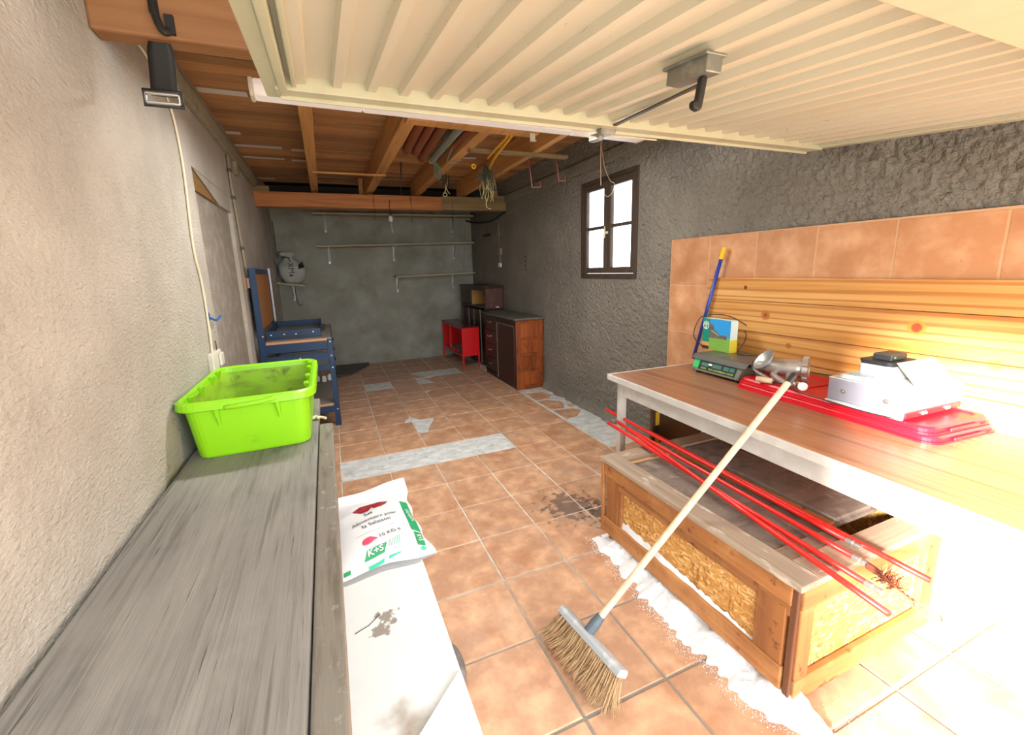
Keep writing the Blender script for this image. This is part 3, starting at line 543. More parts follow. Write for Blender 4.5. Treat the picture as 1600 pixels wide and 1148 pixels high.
# ================================================================== things stored under the ceiling
PG = 'plastic pipes stored on the board under the joists'
def pipe(name, p0, p1, r, m, label, end=None, endlab=None):
    o = thing(name, label, 'pipe', p0, PG); d = (Vector(p1)-Vector(p0)); L = d.length
    MB().lathe([(r*.9, 0), (r, 0), (r, L-.07), (r*1.12, L-.065), (r*1.12, L), (r*.92, L), (r*.92, L-.04)], 18, p0, d).build('tube', m, o, smooth=False)
    if end: MB().lathe([(r*1.0, 0), (r*1.0, .05), (r*.6, .052)], 16, Vector(p1)-d.normalized()*.01, d).build('cap', end, o)
    return o
pipe('drain_pipe', (.06, .2, 2.467), (.13, 1.28, 2.50), .036, 'pipe', 'leftmost brown drain pipe under the ceiling beside the second joist')
pipe('drain_pipe', (.142, .2, 2.467), (.212, 1.30, 2.50), .034, 'pipe', 'second brown drain pipe from the left under the ceiling')
pipe('drain_pipe', (.228, .2, 2.469), (.312, 1.52, 2.505), .035, 'pipe', 'longest brown drain pipe, third from the left under the ceiling')
pipe('grey_pipe', (.36, .2, 2.463), (.41, 1.50, 2.495), .032, 'pipegrey', 'long grey pipe with a white end hanging lowest toward the back', 'white')
pipe('grey_pipe', (.30, .2, 2.56), (.375, 1.0, 2.57), .031, 'pipegrey', 'short grey pipe with a green cap, lying on top of the others', 'capgreen')
pipe('drain_pipe', (.44, .2, 2.46), (.478, .95, 2.49), .028, 'pipe', 'thin brown pipe with an orange end, right of the grey pipes', 'caporange')
tw = thing('twine_loop', 'loose green twine dangling from the end of the long grey pipe', 'twine', (.43, 1.5, 2.36))
m = MB()
for k in range(4): m.tube(ease([(.42, 1.49, 2.475), (.425+.012*k, 1.5, 2.42), (.415+.018*k, 1.5, 2.37-.012*k), (.44+.01*k, 1.5, 2.345-.01*k), (.455+.012*k, 1.49, 2.40), (.43, 1.49, 2.475)]), .004, 5)
m.build('strands', 'twine', tw, smooth=True)
tag(MB().tube(ease([(.453, .985, 2.46), (.47, 1.2, 2.42), (.52, 1.25, 2.415), (.62, 1.23, 2.44)]), .005).build('sagging_string', 'pipegrey', loc=(.5, 1.2, 2.44), smooth=True), 'thin grey cord sagging between the pipes and the third joist', 'cord')
# wire chimney brush on a yellow rope
br = thing('chimney_brush', 'round wire chimney brush hanging on yellow rope under the joists', 'brush', (.84, 1.2, 2.2))
C0 = Vector((.84, 1.2, 2.315)); m = MB()
for k in range(420):
    z = random.uniform(-1, 1); a = random.uniform(0, 6.283); d = Vector((math.sqrt(1-z*z)*math.cos(a), math.sqrt(1-z*z)*math.sin(a), z)); L = random.uniform(.075, .108)
    q = d.orthogonal().normalized()*.0013; e2 = C0+d*L+Vector((0, 0, -.012)); m.add([C0+d*.01+q, C0+d*.01-q, e2-q*.6, e2+q*.6], [(0, 1, 2, 3)])
    q2 = d.cross(q); m.add([C0+d*.01+q2, C0+d*.01-q2, e2-q2*.6, e2+q2*.6], [(0, 1, 2, 3)])
w = m.build('wire_bristles', 'wire', br, fix=False); w['kind'] = 'stuff'
MB().lathe([(.012, -.09), (.028, -.05), (.03, .04), (.016, .09)], 12, C0, (0, .2, 1)).build('core', 'scaledark', br, smooth=True)
m = MB()
for k in range(16):
    a = random.uniform(0, 6.28); r = random.uniform(.02, .08); x, y = C0.x+r*math.cos(a), C0.y+r*math.sin(a); l = random.uniform(.08, .2)
    m.tube(ease([(x, y, C0.z-.05), (x+random.uniform(-.02, .02), y, C0.z-.05-l*.5), (x+random.uniform(-.03, .03), y, C0.z-.05-l)], 3), .0018, 4)
m.tube(ease([(.845, 1.2, 2.26), (.85, 1.2, 2.13), (.825, 1.2, 2.06), (.84, 1.2, 2.02), (.87, 1.2, 2.015)]), .003, 5)
m.build('straw_strands', 'straw', br, smooth=True)
ro = thing('yellow_rope', 'bright yellow rope looped over the pipe board, holding the wire brush', 'rope', (.8, .6, 2.43))
m = MB(); m.tube(ease([(.735, .37, 2.44), (.75, .45, 2.42), (.80, .85, 2.40), (.87, 1.15, 2.40), (.865, 1.19, 2.36)]), .012); m.tube(ease([(.70, .37, 2.44), (.72, .46, 2.42), (.745, .8, 2.405), (.78, 1.0, 2.41)]), .010); m.build('rope_strand', 'hose', ro, smooth=True)
m = MB(); m.tube([(.705+.018*math.cos(a*.785), 1.17, 2.375+.018*math.sin(a*.785)) for a in range(8)], .007, closed=True); m.build('rope_end', 'ystick', ro, smooth=True)
# twine loops on the third joist, cords, bulb
wl_ = thing('twine_hank', 'pale twine loops and dark wire hung on the third joist above the cross beam', 'twine', (.92, 2.8, 2.3))
m = MB(); m.tube(ease([(.64, 1.86, 2.44), (.645, 1.85, 2.38), (.63, 1.85, 2.31), (.65, 1.85, 2.27), (.668, 1.85, 2.25)]), .005, 6); m.tube(ease([(.64, 1.86, 2.40), (.62, 1.85, 2.28), (.60, 1.85, 2.255), (.595, 1.85, 2.235), (.615, 1.85, 2.222), (.635, 1.85, 2.235), (.63, 1.85, 2.255), (.61, 1.85, 2.255)]), .005, 6); m.build('pale_twine', 'straw', wl_, smooth=True)
m = MB(); m.tube(ease([(.60, 1.86, 2.45), (.605, 1.85, 2.38), (.62, 1.85, 2.36), (.64, 1.85, 2.37), (.645, 1.86, 2.45)]), .007, 6); m.tube(ease([(.63, 1.86, 2.45), (.635, 1.85, 2.34), (.655, 1.85, 2.32), (.665, 1.86, 2.44)]), .006, 6); m.build('dark_wire', 'blackp', wl_, smooth=True)
tag(MB().tube([(.26, 2.3, 2.645), (.245, 2.3, 2.50), (.24, 2.3, 2.46)], .010).tube([(.24, 2.3, 2.47), (.236, 2.3, 2.30)], .0025, 5).build('dangling_cord', 'scaledark', loc=(.24, 2.3, 2.3), smooth=True), 'thin cord dangling from the ceiling between second and third joists', 'cord')
lb = thing('light_bulb', 'bare bulb hanging on its wire before the top back shelf', 'light bulb', (.19, 2.93, 2.02))
T('flex', 'blackp', lb, ease([(.20, 2.92, 2.34), (.185, 2.90, 2.27), (.19, 2.91, 2.19)]), .004, 6)
MB().lathe([(.012, .02), (.016, 0), (.016, -.03), (.012, -.035)], 14, (.19, 2.91, 2.19)).build('socket', 'blackp', lb, smooth=True)
MB().lathe([(.010, 0), (.02, -.015), (.029, -.04), (.028, -.058), (.016, -.075), (.002, -.08)], 18, (.19, 2.91, 2.155)).build('glass_bulb', 'glassbulb', lb, smooth=True)
tag(MB().tube([(.455, 2.9, 2.42), (.46, 2.9, 2.2), (.455, 2.9, 2.08)], .0025, 5).build('loose_wire', 'blackp', loc=(.455, 2.9, 2.08), smooth=True), 'thin loose wire hanging down past the cross beam, right of the bulb', 'wire')
tag(MB().tube([(.0, 2.9, 2.43), (.004, 2.9, 2.24), (.0, 2.9, 2.1)], .0022, 5).build('loose_wire', 'blackp', loc=(0, 2.9, 2.1), smooth=True), 'thin loose wire hanging down past the cross beam, left of the bulb', 'wire')
tag(MB().tube([(1.0, 2.9, 2.35), (1.004, 2.9, 2.18), (1.0, 2.9, 2.0)], .0022, 5).build('loose_wire', 'blackp', loc=(1, 2.9, 2.0), smooth=True), 'thin wire hanging near the grey end of the cross beam', 'wire')
# red wire hooks
def hook(p, w, h, lab):
    m = MB(); m.tube([Vector(p), Vector(p)+Vector((.02, 0, -h*.55)), Vector(p)+Vector((.035, 0, -h)), Vector(p)+Vector((.035+w, .0, -h+.004)), Vector(p)+Vector((.035+w, 0, -h+.055))], .0045, 6)
    tag(m.build('wire_hook', 'redwire', loc=p, smooth=True), lab, 'hook', 'red wire hooks under the ceiling')
hook((1.20, 1.05, 2.43), .085, .235, 'red wire hook nearer the cross beam, left of the pair')
hook((1.40, .90, 2.43), .065, .20, 'red wire hook nearer the window, right of the pair')
wc = thing('window_cord', 'thin brown cord looped from the ceiling in front of the window', 'cord', (1.7, .6, 2.1))
T('strand', 'pole', wc, ease([(1.69, .62, 2.55), (1.695, .63, 2.35), (1.70, .628, 2.15)]), .0035, 6)
T('strand', 'pole', wc, ease([(1.69, .62, 2.5), (1.70, .58, 2.30), (1.70, .50, 2.17), (1.70, .44, 2.13), (1.70, .46, 2.07), (1.70, .52, 2.04), (1.70, .57, 2.06)]), .003, 6)

# ================================================================== on the walls
ca = thing('white_cable', 'thin cream cable running down the left wall to the socket box', 'cable', (XL+.01, .12, 1.0))
T('cable_run', 'cream', ca, ease([(XL+.008, -.45, 2.46), (XL+.008, -.1, 2.42), (XL+.008, .10, 2.30), (XL+.008, .15, 2.04), (XL+.008, .095, 1.64), (XL+.008, .145, 1.44), (XL+.008, .15, 1.22), (XL+.012, .115, 1.02)]), .006, 8)
so = thing('socket_box', 'white surface socket box on the left wall beside the lime tub', 'socket', (XL, .12, .93))
B('back_plate', 'white', so, XL, XL+.03, .04, .24, .935, 1.045, .006)
m = MB(); m.bx(XL+.03, XL+.045, .15, .225, .955, 1.03); m.build('cover', 'white', so, bev=.01)
T('lead', 'scaledark', so, ease([(XL+.02, .18, 1.04), (XL+.02, .19, 1.07), (XL+.02, .18, 1.10)], 4), .003, 6)
bh = thing('blue_hook', 'small blue plastic hook on the left wall above the socket box', 'hook', (XL, .22, 1.235))
m = MB(); m.lathe([(.024, 0), (.024, .006)], 14, (XL, .2, 1.24), (1, 0, 0)); m.build('base_plate', 'bkblue', bh)
T('peg', 'bkblue', bh, ease([(XL+.006, .2, 1.235), (XL+.03, .24, 1.215), (XL+.045, .29, 1.235)], 5), .007, 8)
cp = thing('conduit_pipe', 'grey-white conduit running down the left wall to a small switch', 'pipe', (XL, 1.5, 1.4))
T('tube', 'trim', cp, ease([(XL+.014, 1.50, 2.43), (XL+.014, 1.50, 2.15), (XL+.014, 1.56, 1.85), (XL+.014, 1.60, 1.62), (XL+.014, 1.66, 1.46)]), .011, 10)
for yy, z in ((1.50, 2.31), (1.505, 2.1), (1.59, 1.70)): B('clip', 'scaledark', cp, XL, XL+.028, yy-.025, yy+.025, z-.012, z+.012)
B('switch_plate', 'white', cp, XL, XL+.03, 1.62, 1.72, 1.36, 1.45, .004)
B('back_box', 'orangebox', cp, XL-.002, XL+.01, 1.56, 1.62, 1.35, 1.46)
jb = tag(MB().bx(XL, XL+.04, 1.74, 1.84, 2.33, 2.44).build('junction_box', 'trim', loc=(XL, 1.79, 2.33), bev=.008), 'small grey junction box high on the left wall beside the conduit', 'junction box')
rp = thing('right_conduit', 'thin grey conduit with junction box and socket on the right wall near the corner', 'conduit', (XR, 3.14, 1.5))
T('tube', 'galv', rp, [(XR-.012, 3.155, 2.24), (XR-.012, 3.15, 1.75)], .008); T('tube', 'galv', rp, ease([(XR-.012, 3.14, 1.67), (XR-.02, 3.13, 1.62), (XR-.012, 3.13, 1.54)], 4), .009)
B('junction_box', 'trim', rp, XR-.04, XR-.002, 3.07, 3.17, 1.655, 1.75, .006); B('socket', 'white', rp, XR-.035, XR-.002, 3.10, 3.17, 1.48, 1.54, .005)
tag(MB().bx(XR-.012, XR+.0, 3.52, 3.80, 1.955, 1.995).build('dark_bracket', 'black', loc=(XR, 3.66, 1.97)), 'short black bracket on the right wall near the back corner', 'bracket')
hg = thing('hook_rail', 'row of small dark plates on the right wall above the brown cabinet', 'hook rail', (XR, 2.31, 1.44))
for z in (1.60, 1.545, 1.49, 1.445): B('plate', 'scaledark', hg, XR-.012, XR-.002, 2.295, 2.325, z-.018, z+.012, .003)
T_ = MB().tube(ease([(XR-.02, 2.9, 2.22), (XR-.03, 3.4, 2.16), (XR-.05, 4.0, 2.20), (XR-.1, 4.38, 2.27)]), .012)
tag(T_.build('black_hose', 'black', loc=(XR, 3.6, 2.2), smooth=True), 'black cable sagging in the back right corner under the cross beam', 'cable')
m = MB(); m.tube(ease([(XL+.02, 4.40, 2.24), (XL+.025, 4.40, 2.0), (XL+.02, 4.41, 1.85), (XL+.03, 4.40, 1.7)]), .006, 6)
tag(m.build('corner_cable', 'scaledark', loc=(XL, 4.4, 1.7), smooth=True), 'thin dark cable running down the back left corner', 'cable')
tag(MB().tube(ease([(-1.08, 4.42, 1.30), (-1.07, 4.42, 1.10), (-1.05, 4.42, 1.02), (-1.0, 4.42, 1.01)]), .006, 6).build('hanging_string', 'scaledark', loc=(-1.08, 4.42, 1), smooth=True), 'thin dark cord hanging under the sack shelf', 'cord')

# back wall shelves
def shelf(x0, x1, z0, z1, brs, lab, name='wall_shelf', y0=4.21):
    s = thing(name, lab, 'shelf', ((x0+x1)/2, YB, z0), 'shelves on the back wall'); t = .026
    m = MB(); m.hexa([(x0, y0, z0-t), (x1, y0, z1-t), (x1, YB, z1-t), (x0, YB, z0-t), (x0, y0, z0), (x1, y0, z1), (x1, YB, z1), (x0, YB, z0)]); m.build('board', 'shelf', s, bev=.003)
    for bx_ in brs:
        z = z0+(z1-z0)*(bx_-x0)/(x1-x0)-t
        MB().bx(bx_-.014, bx_+.014, YB-.006, YB, z-.24, z).bx(bx_-.014, bx_+.014, y0+.03, YB-.004, z-.006, z).build('bracket', 'bracket', s)
        MB().hexa([(bx_-.005, YB-.02, z-.21), (bx_+.005, YB-.02, z-.21), (bx_+.005, YB-.004, z-.21), (bx_-.005, YB-.004, z-.21), (bx_-.008, y0+.06, z-.006), (bx_+.008, y0+.06, z-.006), (bx_+.008, y0+.09, z-.006), (bx_-.008, y0+.09, z-.006)]).build('brace', 'bracket', s)
    return s
shelf(-.73, 1.74, 2.352, 2.345, (-.56, .44, 1.42), 'top wooden shelf on the back wall, just under the cross beam')
shelf(-.715, 1.735, 1.88, 1.916, (-.55, .43, 1.44), 'middle wooden shelf on the back wall, the longest clear one')
shelf(.405, 1.735, 1.40, 1.418, (.45, 1.40), 'short low wooden shelf on the back wall above the bookcase')
shelf(XL+.0, -.915, 1.37, 1.32, (-1.10,), 'small shelf in the back left corner carrying the white sack', y0=4.12)
# the sack on it
sk = thing('white_sack', 'knotted white sack with a black letter M on the corner shelf', 'sack', (-1.07, 4.29, 1.37))
def sackf(u, v):
    a = u*2*math.pi; t = v
    r = .165*(math.sin(min(1, t*1.9+.28)*math.pi*.5)**.7)*(1-.72*max(0, (t-.52)/.30)**1.2 if t < .82 else .28+.36*math.sin((t-.82)/.18*math.pi*.9))
    z = 1.345+t*.455; cx = -1.075-.055*max(0, t-.5)*2; wv = 1+.07*noise.noise((math.cos(a)*2.2, math.sin(a)*2.2, t*5))+.05*math.sin(a*7)*max(0, t-.45)
    if t == 0: r *= .8
    return (cx+1.12*r*wv*math.cos(a), 4.285+.75*r*wv*math.sin(a), z)
m = MB(); m.grid(sackf, 40, 26); m.build('sack_body', 'sackw', sk, smooth=True)
# black prints on the sack
def sackp(x, z): # front point of the sack at height
    t = (z-1.345)/.455; best = None
    for k in range(60):
        p = sackf(.5+k/120., t)
        if best is None or abs(p[0]-x) < abs(best[0]-x): best = p
    return (x, best[1]-.006, z)
def spoly(name, mm, pts, n=5):
    m = MB(); (x0, z0), (x1, z1), (x2, z2), (x3, z3) = pts
    def f(u, v): return sackp((x0*(1-u)+x1*u)*(1-v)+(x3*(1-u)+x2*u)*v, (z0*(1-u)+z1*u)*(1-v)+(z3*(1-u)+z2*u)*v)
    m.grid(f, n, n); m.build(name, mm, sk, fix=False)
spoly('black_print', 'black', [(-.985, 1.545), (-.905, 1.57), (-.93, 1.66), (-.985, 1.605)], 6)
spoly('grey_print', 'scaledark', [(-1.115, 1.447), (-1.065, 1.447), (-1.065, 1.475), (-1.115, 1.475)])
mf = lambda u, v: sackp(-1.092-v+.028, 1.528-u)
text_mb('M', .105, lambda u, v: sackp(-1.115+v, 1.528-u)).build('letter_print', 'black', sk, fix=False)
text_mb('X', .105, lambda u, v: sackp(-1.118+v, 1.605-u)).build('letter_print', 'black', sk, fix=False)
m = MB(); m.tube([(-1.13+.055*math.cos(a*.5236), 4.285+.055*math.sin(a*.5236), 1.715+.01*math.sin(a)) for a in range(12)], .008, closed=True); m.tube(ease([(-1.10, 4.235, 1.71), (-1.09, 4.21, 1.66), (-1.06, 4.20, 1.62)]), .006); m.build('tie', 'black', sk, smooth=True)

# ================================================================== furniture at the back
# blue workbench along the left wall
wbn = thing('workbench', 'blue steel workbench with pegboard back against the left wall', 'workbench', (-.95, 2.2, 0))
WX0, WX1, WYA, WYB_ = -1.255, -.635, 1.57, 2.78
for x0, x1 in ((WX1-.05, WX1),):
    for ya in (WYA, WYB_-.04): 
        m = MB(); m.bx(x0, x1, ya, ya+.006, 0, .86).bx(x1-.006, x1, ya, ya+.04, 0, .86); m.build('leg', 'blue', wbn, bev=.002)
for ya in (WYA, WYB_-.05):
    m = MB(); m.bx(WX0, WX0+.055, ya, ya+.006, 0, 1.53).bx(WX0, WX0+.006, ya, ya+.05, 0, 1.53); m.build('post', 'blue', wbn, bev=.002)
B('top_rail', 'blue', wbn, WX0, WX0+.03, WYA+.05, WYB_-.05, 1.48, 1.53)
B('pegboard_panel', 'peg', wbn, WX0+.012, WX0+.022, WYA+.06, WYB_-.06, .96, 1.48)
B('corner_post', 'bracket', wbn, WX0+.03, WX0+.05, WYB_-.07, WYB_-.045, .95, 1.545, .003)
B('worktop', 'mdf', wbn, WX0+.05, WX1-.012, WYA+.008, WYB_-.01, .85, .872, .002)
B('worktop_edge', 'mdfedge', wbn, WX0+.06, WX1-.052, WYA-.003, WYA+.008, .848, .87, .001)
for z0, z1 in ((.765, .848), (.66, .735), (.56, .62)):
    for ya in (WYA-.002, WYB_-.006): B('end_rail', 'blue', wbn, WX0+.05, WX1-.05, ya, ya+.008, z0, z1)
for z0, z1 in ((.765, .848), (.66, .735)): B('front_drawer', 'blue', wbn, WX1-.02, WX1-.006, WYA+.04, WYB_-.045, z0, z1)
for z in (.80, .70, .60): MB().bx(WX1-.006, WX1+.012, WYA+.30, WYA+.42, z-.006, z+.006).build('drawer_pull', 'blackp', wbn, bev=.002)
B('drawer_runner', 'blackp', wbn, WX0+.15, WX1-.1, WYA+.012, WYA+.03, .735, .745, .001)
B('lower_shelf', 'mdf', wbn, WX0+.05, WX1-.012, WYA+.01, WYB_-.01, .215, .232)
B('shelf_edge', 'mdfedge', wbn, WX0+.06, WX1-.052, WYA-.002, WYA+.01, .21, .232, .001)
for ya in (WYA-.002, WYB_-.006): B('shelf_rail', 'blue', wbn, WX0+.05, WX1-.05, ya, ya+.008, .14, .21)
B('back_sheet', 'bracket', wbn, WX0+.01, WX0+.016, WYA+.05, WYB_-.05, .24, .56)
for xx, z in ((-1.21, .93), (-.93, .70), (-.66, .835), (-.66, .70), (-.66, .585), (-.655, .17)): MB().lathe([(.007, 0), (.007, .004)], 8, (xx, WYA-.001, z), (0, -1, 0)).build('bolt', 'white', wbn)
# tray standing on the bench
ty = thing('steel_tray', 'blue steel drawer tray lying open on the workbench top', 'tray', (-.99, 2.27, .874))
for nm, a in (('tray_side', (WX0+.056, -.735, 1.70, 1.708, .874, .955)), ('tray_side', (WX0+.056, -.735, 2.66, 2.668, .874, .955)), ('tray_end', (WX0+.056, WX0+.064, 1.708, 2.66, .874, .955)), ('tray_end', (-.743, -.735, 1.708, 2.66, .874, .955))): B(nm, 'blue', ty, *a)
B('tray_bottom', 'mdf', ty, WX0+.064, -.743, 1.708, 2.66, .874, .88, 0)
B('slot', 'blackp', ty, -1.13, -.80, 1.697, 1.70, .893, .903, 0)
for yy in (1.95, 2.25): T('handle', 'blackp', ty, ease([(-.735, yy, .935), (-.705, yy, .925), (-.705, yy, .905), (-.735, yy, .895)], 4), .006, 6)
for xx, z in ((-1.16, .92), (-1.05, .92), (-.95, .915), (-.80, .925)): MB().lathe([(.007, 0), (.007, .004)], 8, (xx, 1.70, z), (0, -1, 0)).build('rivet', 'white', ty)
js = thing('small_cans', 'cluster of small glass jars on the workbench lower shelf', 'jars', (-.80, 2.5, .232))
for k, (xx, yy) in enumerate(((-.84, 2.55), (-.77, 2.50), (-.71, 2.56))): MB().lathe([(.022, 0), (.026, .004), (.026, .05), (.018, .06), (.018, .072)], 12, (xx, yy, .233)).build('jar', 'glassbulb', js, smooth=False)
# slate sheet on the floor
tag(MB().prism([(-.66, 3.62), (-.44, 3.66), (-.13, 4.20), (-.11, 4.33), (-.60, 4.36), (-.66, 4.2)], .012, .034).build('slate_sheet', 'darkslab', loc=(-.4, 4.0, 0), bev=.003), 'dark slate-grey sheet with cut corners lying by the back wall', 'sheet')

# brown cabinet
cbn = thing('brown_cabinet', 'low brown wooden cabinet with four drawers and a door by the right wall', 'cabinet', (1.57, 2.35, 0))
CX0, CX1, CY0, CY1, CH = 1.385, 1.742, 1.825, 2.905, .85
m = MB(); m.bx(CX0+.02, CX1, CY1-.02, CY1, 0, CH).bx(CX1-.01, CX1, CY0+.02, CY1-.02, 0, CH).bx(CX0+.02, CX1-.01, CY0+.02, CY1-.02, .05, .07).bx(CX0+.005, CX0+.02, CY0+.05, CY1-.02, 0, .055); m.build('carcass', 'dark', cbn, bev=.002)
B('top', 'darkdust', cbn, CX0-.03, CX1+.005, CY0-.025, CY1+.02, CH, CH+.025, .004)
m = MB(); sp_ = .055
m.bx(CX0, CX0+.06, CY0, CY0+.022, 0, CH).bx(CX1-.05, CX1, CY0, CY0+.022, 0, CH)
for z0, z1 in ((0, .05), (.215, .25), (.41, .445), (.605, .64), (CH-.045, CH)): m.bx(CX0+.06, CX1-.05, CY0, CY0+.022, z0, z1)
m.build('end_frame', 'mahog', cbn, bev=.004)
for z0, z1 in ((.05, .215), (.25, .41), (.445, .605), (.64, CH-.045)):
    B('end_panel', 'mahog', cbn, CX0+.062, CX1-.052, CY0+.008, CY0+.018, z0, z1, .003)
B('front_stile', 'dark', cbn, CX0-.002, CX0+.02, CY0+.022, CY0+.05, 0, CH)
B('front_stile', 'dark', cbn, CX0, CX0+.02, 2.42, 2.46, .0, CH)
B('front_stile', 'dark', cbn, CX0, CX0+.02, CY1-.03, CY1-.02, .0, CH)
for k in range(4):
    z0 = .075+k*.19; d = B('drawer', 'dark', cbn, CX0-.006, CX0+.012, 2.465, CY1-.032, z0, z0+.182, .004)
    T('drawer_handle', 'chrome', d, ease([(CX0-.006, 2.63, z0+.115), (CX0-.022, 2.65, z0+.10), (CX0-.022, 2.72, z0+.10), (CX0-.006, 2.74, z0+.115)], 4), .008, 8)
B('front_rail', 'dark', cbn, CX0, CX0+.02, CY0+.03, CY1-.02, CH-.075, CH)
dd = B('door', 'dark', cbn, CX0-.010, CX0+.010, CY0+.052, 2.418, .03, CH-.07, .004)
m = MB(); m.bx(CX0-.015, CX0-.009, CY0+.06, 2.41, CH-.082, CH-.072).bx(CX0-.015, CX0-.009, 2.402, 2.412, .04, CH-.072); m.build('door_edge', 'nosing', dd)
MB().lathe([(.006, 0), (.010, .012), (.007, .02)], 10, (CX0-.010, 2.38, .50), (-1, 0, 0)).build('knob', 'dark', dd, smooth=True)

# open bookcase in the corner
bk_ = thing('dark_bookcase', 'dark wooden bookcase with an open bay standing in the back right corner', 'bookcase', (1.6, 3.6, 0))
KX0, KX1, KY0, KY1, KH = 1.445, 1.735, 3.02, 4.15, 1.20
B('side', 'dark', bk_, KX0, KX1, KY0, KY0+.022, .88, KH); B('side', 'dark', bk_, KX0, KX1, KY1-.022, KY1, 0, KH)
B('side', 'dark', bk_, KX0+.05, KX1, KY0+.0, KY0+.022, 0, .88)
B('divider', 'tan', bk_, KX0+.01, KX1-.02, 3.62, 3.64, .92, KH-.03)
B('top', 'dark', bk_, KX0-.015, KX1, KY0-.015, KY1+.015, KH, KH+.022)
B('back_panel', 'dark', bk_, KX1-.012, KX1, KY0+.022, KY1-.022, 0, KH)
B('bay_shelf', 'darkdust', bk_, KX0+.01, KX1-.012, KY0+.022, KY1-.022, .895, .915)
B('head_rail', 'dark', bk_, KX0, KX0+.02, KY0+.022, KY1-.022, KH-.05, KH)
B('lower_front', 'dark', bk_, KX0+.03, KX0+.045, KY0+.022, KY1-.022, .04, .86)
for yy in (3.30, 3.60, 3.85): B('door_stile', 'nosing', bk_, KX0+.018, KX0+.03, yy, yy+.014, .05, .87)
B('end_door', 'dark', bk_, KX0, KX0+.018, 3.66, KY1-.03, .93, KH-.05)
B('end_face', 'brownend', bk_, KX0+.02, KX1-.01, KY0-.006, KY0, .90, KH-.02)
MB().bx(1.61, 1.66, KY0-.012, KY0-.006, .905, .92).build('label_plate', 'foil', bk_)

# red metal table
rt = thing('red_table', 'red metal bench-table with side panels by the back wall', 'table', (1.3, 3.75, 0))
RX0, RX1, RY0, RY1, RH = 1.135, 1.405, 3.21, 4.32, .635
for xx in (RX0, RX1-.022):
    for yy in (RY0, RY1-.022): B('leg', 'red', rt, xx, xx+.022, yy, yy+.022, 0, RH-.02)
B('top', 'redtop', rt, RX0-.008, RX1+.008, RY0-.008, RY1+.008, RH-.02, RH, .004)
for yy in (RY0-.004, RY1-.008): B('side_panel', 'red', rt, RX0, RX1, yy, yy+.012, .19, RH-.02)
B('back_panel', 'red', rt, RX1-.006, RX1, RY0+.02, RY1-.02, .21, RH-.02)
B('lower_shelf', 'mdf', rt, RX0+.02, RX1-.006, RY0+.02, RY1-.02, .19, .20)
B('shelf_rail', 'red', rt, RX0+.002, RX0+.022, RY0+.022, RY1-.022, .185, .205)
B('front_rail', 'red', rt, RX0, RX0+.015, RY0+.02, RY1-.02, RH-.05, RH-.02)
m = MB(); m.bx(RX0+.0, RX0+.022, 3.86, 3.885, .22, RH-.05).bx(RX0+.0, RX0+.022, 3.45, 3.86, .22, .24); m.build('inner_frame', 'red', rt, bev=.002)

# ================================================================== counter, tub, block, sack at left front
wc_ = thing('wooden_counter', 'long weathered grey wooden counter along the left wall in front', 'counter', (-.98, -1.4, 0))
m = MB(); m.bx(-1.272, -1.262, -2.78, .14, .645, .69)
B('plank', 'counter', wc_, -1.272, -.752, -2.78, .14, .645, .69, .006)
B('nosing_plank', 'nosing', wc_, -.748, -.683, -2.78, -.372, .632, .691, .007)
B('cross_cleat', 'nosing', wc_, -1.25, -.76, .02, .10, .60, .645)
for yy in (.03, -1.2, -2.7): B('leg', 'nosing', wc_, -.83, -.77, yy, yy+.06, .25 if yy < 0 else 0, .645)
B('wall_batten', 'nosing', wc_, -1.285, -1.25, -2.78, .1, .58, .645)
sg = thing('white_string', 'scrap of white knotted string at the far end of the counter', 'string', (-.74, -.29, .695))
T('knot', 'cream', sg, ease([(-.80, -.27, .70), (-.78, -.30, .705), (-.765, -.27, .705), (-.755, -.30, .705), (-.74, -.29, .702), (-.715, -.31, .698)], 5), .007, 6)

# lime tub
tub = thing('lime_tub', 'lime green plastic tub standing on the far end of the counter', 'tub', (-1.02, -.26, .69))
def rr(x0, x1, y0, y1, r, z, n=6):
    out = []
    for cx, cy, a0 in ((x1-r, y1-r, 0), (x0+r, y1-r, 90), (x0+r, y0+r, 180), (x1-r, y0+r, 270)):
        out += [(cx+r*math.cos(R(a0+90*k/n)), cy+r*math.sin(R(a0+90*k/n)), z) for k in range(n+1)]
    return out
def loft(mb, loops, cap0=True, cap1=False):
    n = len(loops[0]); vs = [p for L in loops for p in L]; fs = []
    for i in range(len(loops)-1): fs += [(i*n+k, i*n+(k+1) % n, (i+1)*n+(k+1) % n, (i+1)*n+k) for k in range(n)]
    if cap0: fs.append(tuple(range(n-1, -1, -1)))
    if cap1: fs.append(tuple(range((len(loops)-1)*n, len(loops)*n)))
    mb.add(vs, fs)
bx0, bx1, by0, by1 = -1.225, -.785, -.605, .075
tx0, tx1, ty0, ty1 = -1.255, -.765, -.635, .105
m = MB(); loft(m, [rr(bx0, bx1, by0, by1, .05, .692), rr(bx0-.004, bx1+.004, by0-.004, by1+.004, .05, .70), rr(tx0, tx1, ty0, ty1, .06, .925)])
m.build('tub_body', 'lime', tub, smooth=False, fix=False)
m = MB(); q = .006; loft(m, [rr(bx0+q, bx1-q, by0+q, by1-q, .045, .70), rr(tx0+q, tx1-q, ty0+q, ty1-q, .055, .925)])
m.build('tub_inside', 'limein', tub, fix=False)
m = MB(); ro_ = [(q, .925), (q-.004, .948), (-.012, .955), (-.026, .948), (-.028, .918), (-.022, .914), (-.018, .93), (0, .93)]
loft(m, [rr(tx0+o, tx1-o, ty0+o, ty1-o, max(.02, .06-o), z) for o, z in ro_]+[rr(tx0+q, tx1-q, ty0+q, ty1-q, .055, .925)], False)
rim = m.build('rim', 'lime', tub, smooth=False, fix=True)
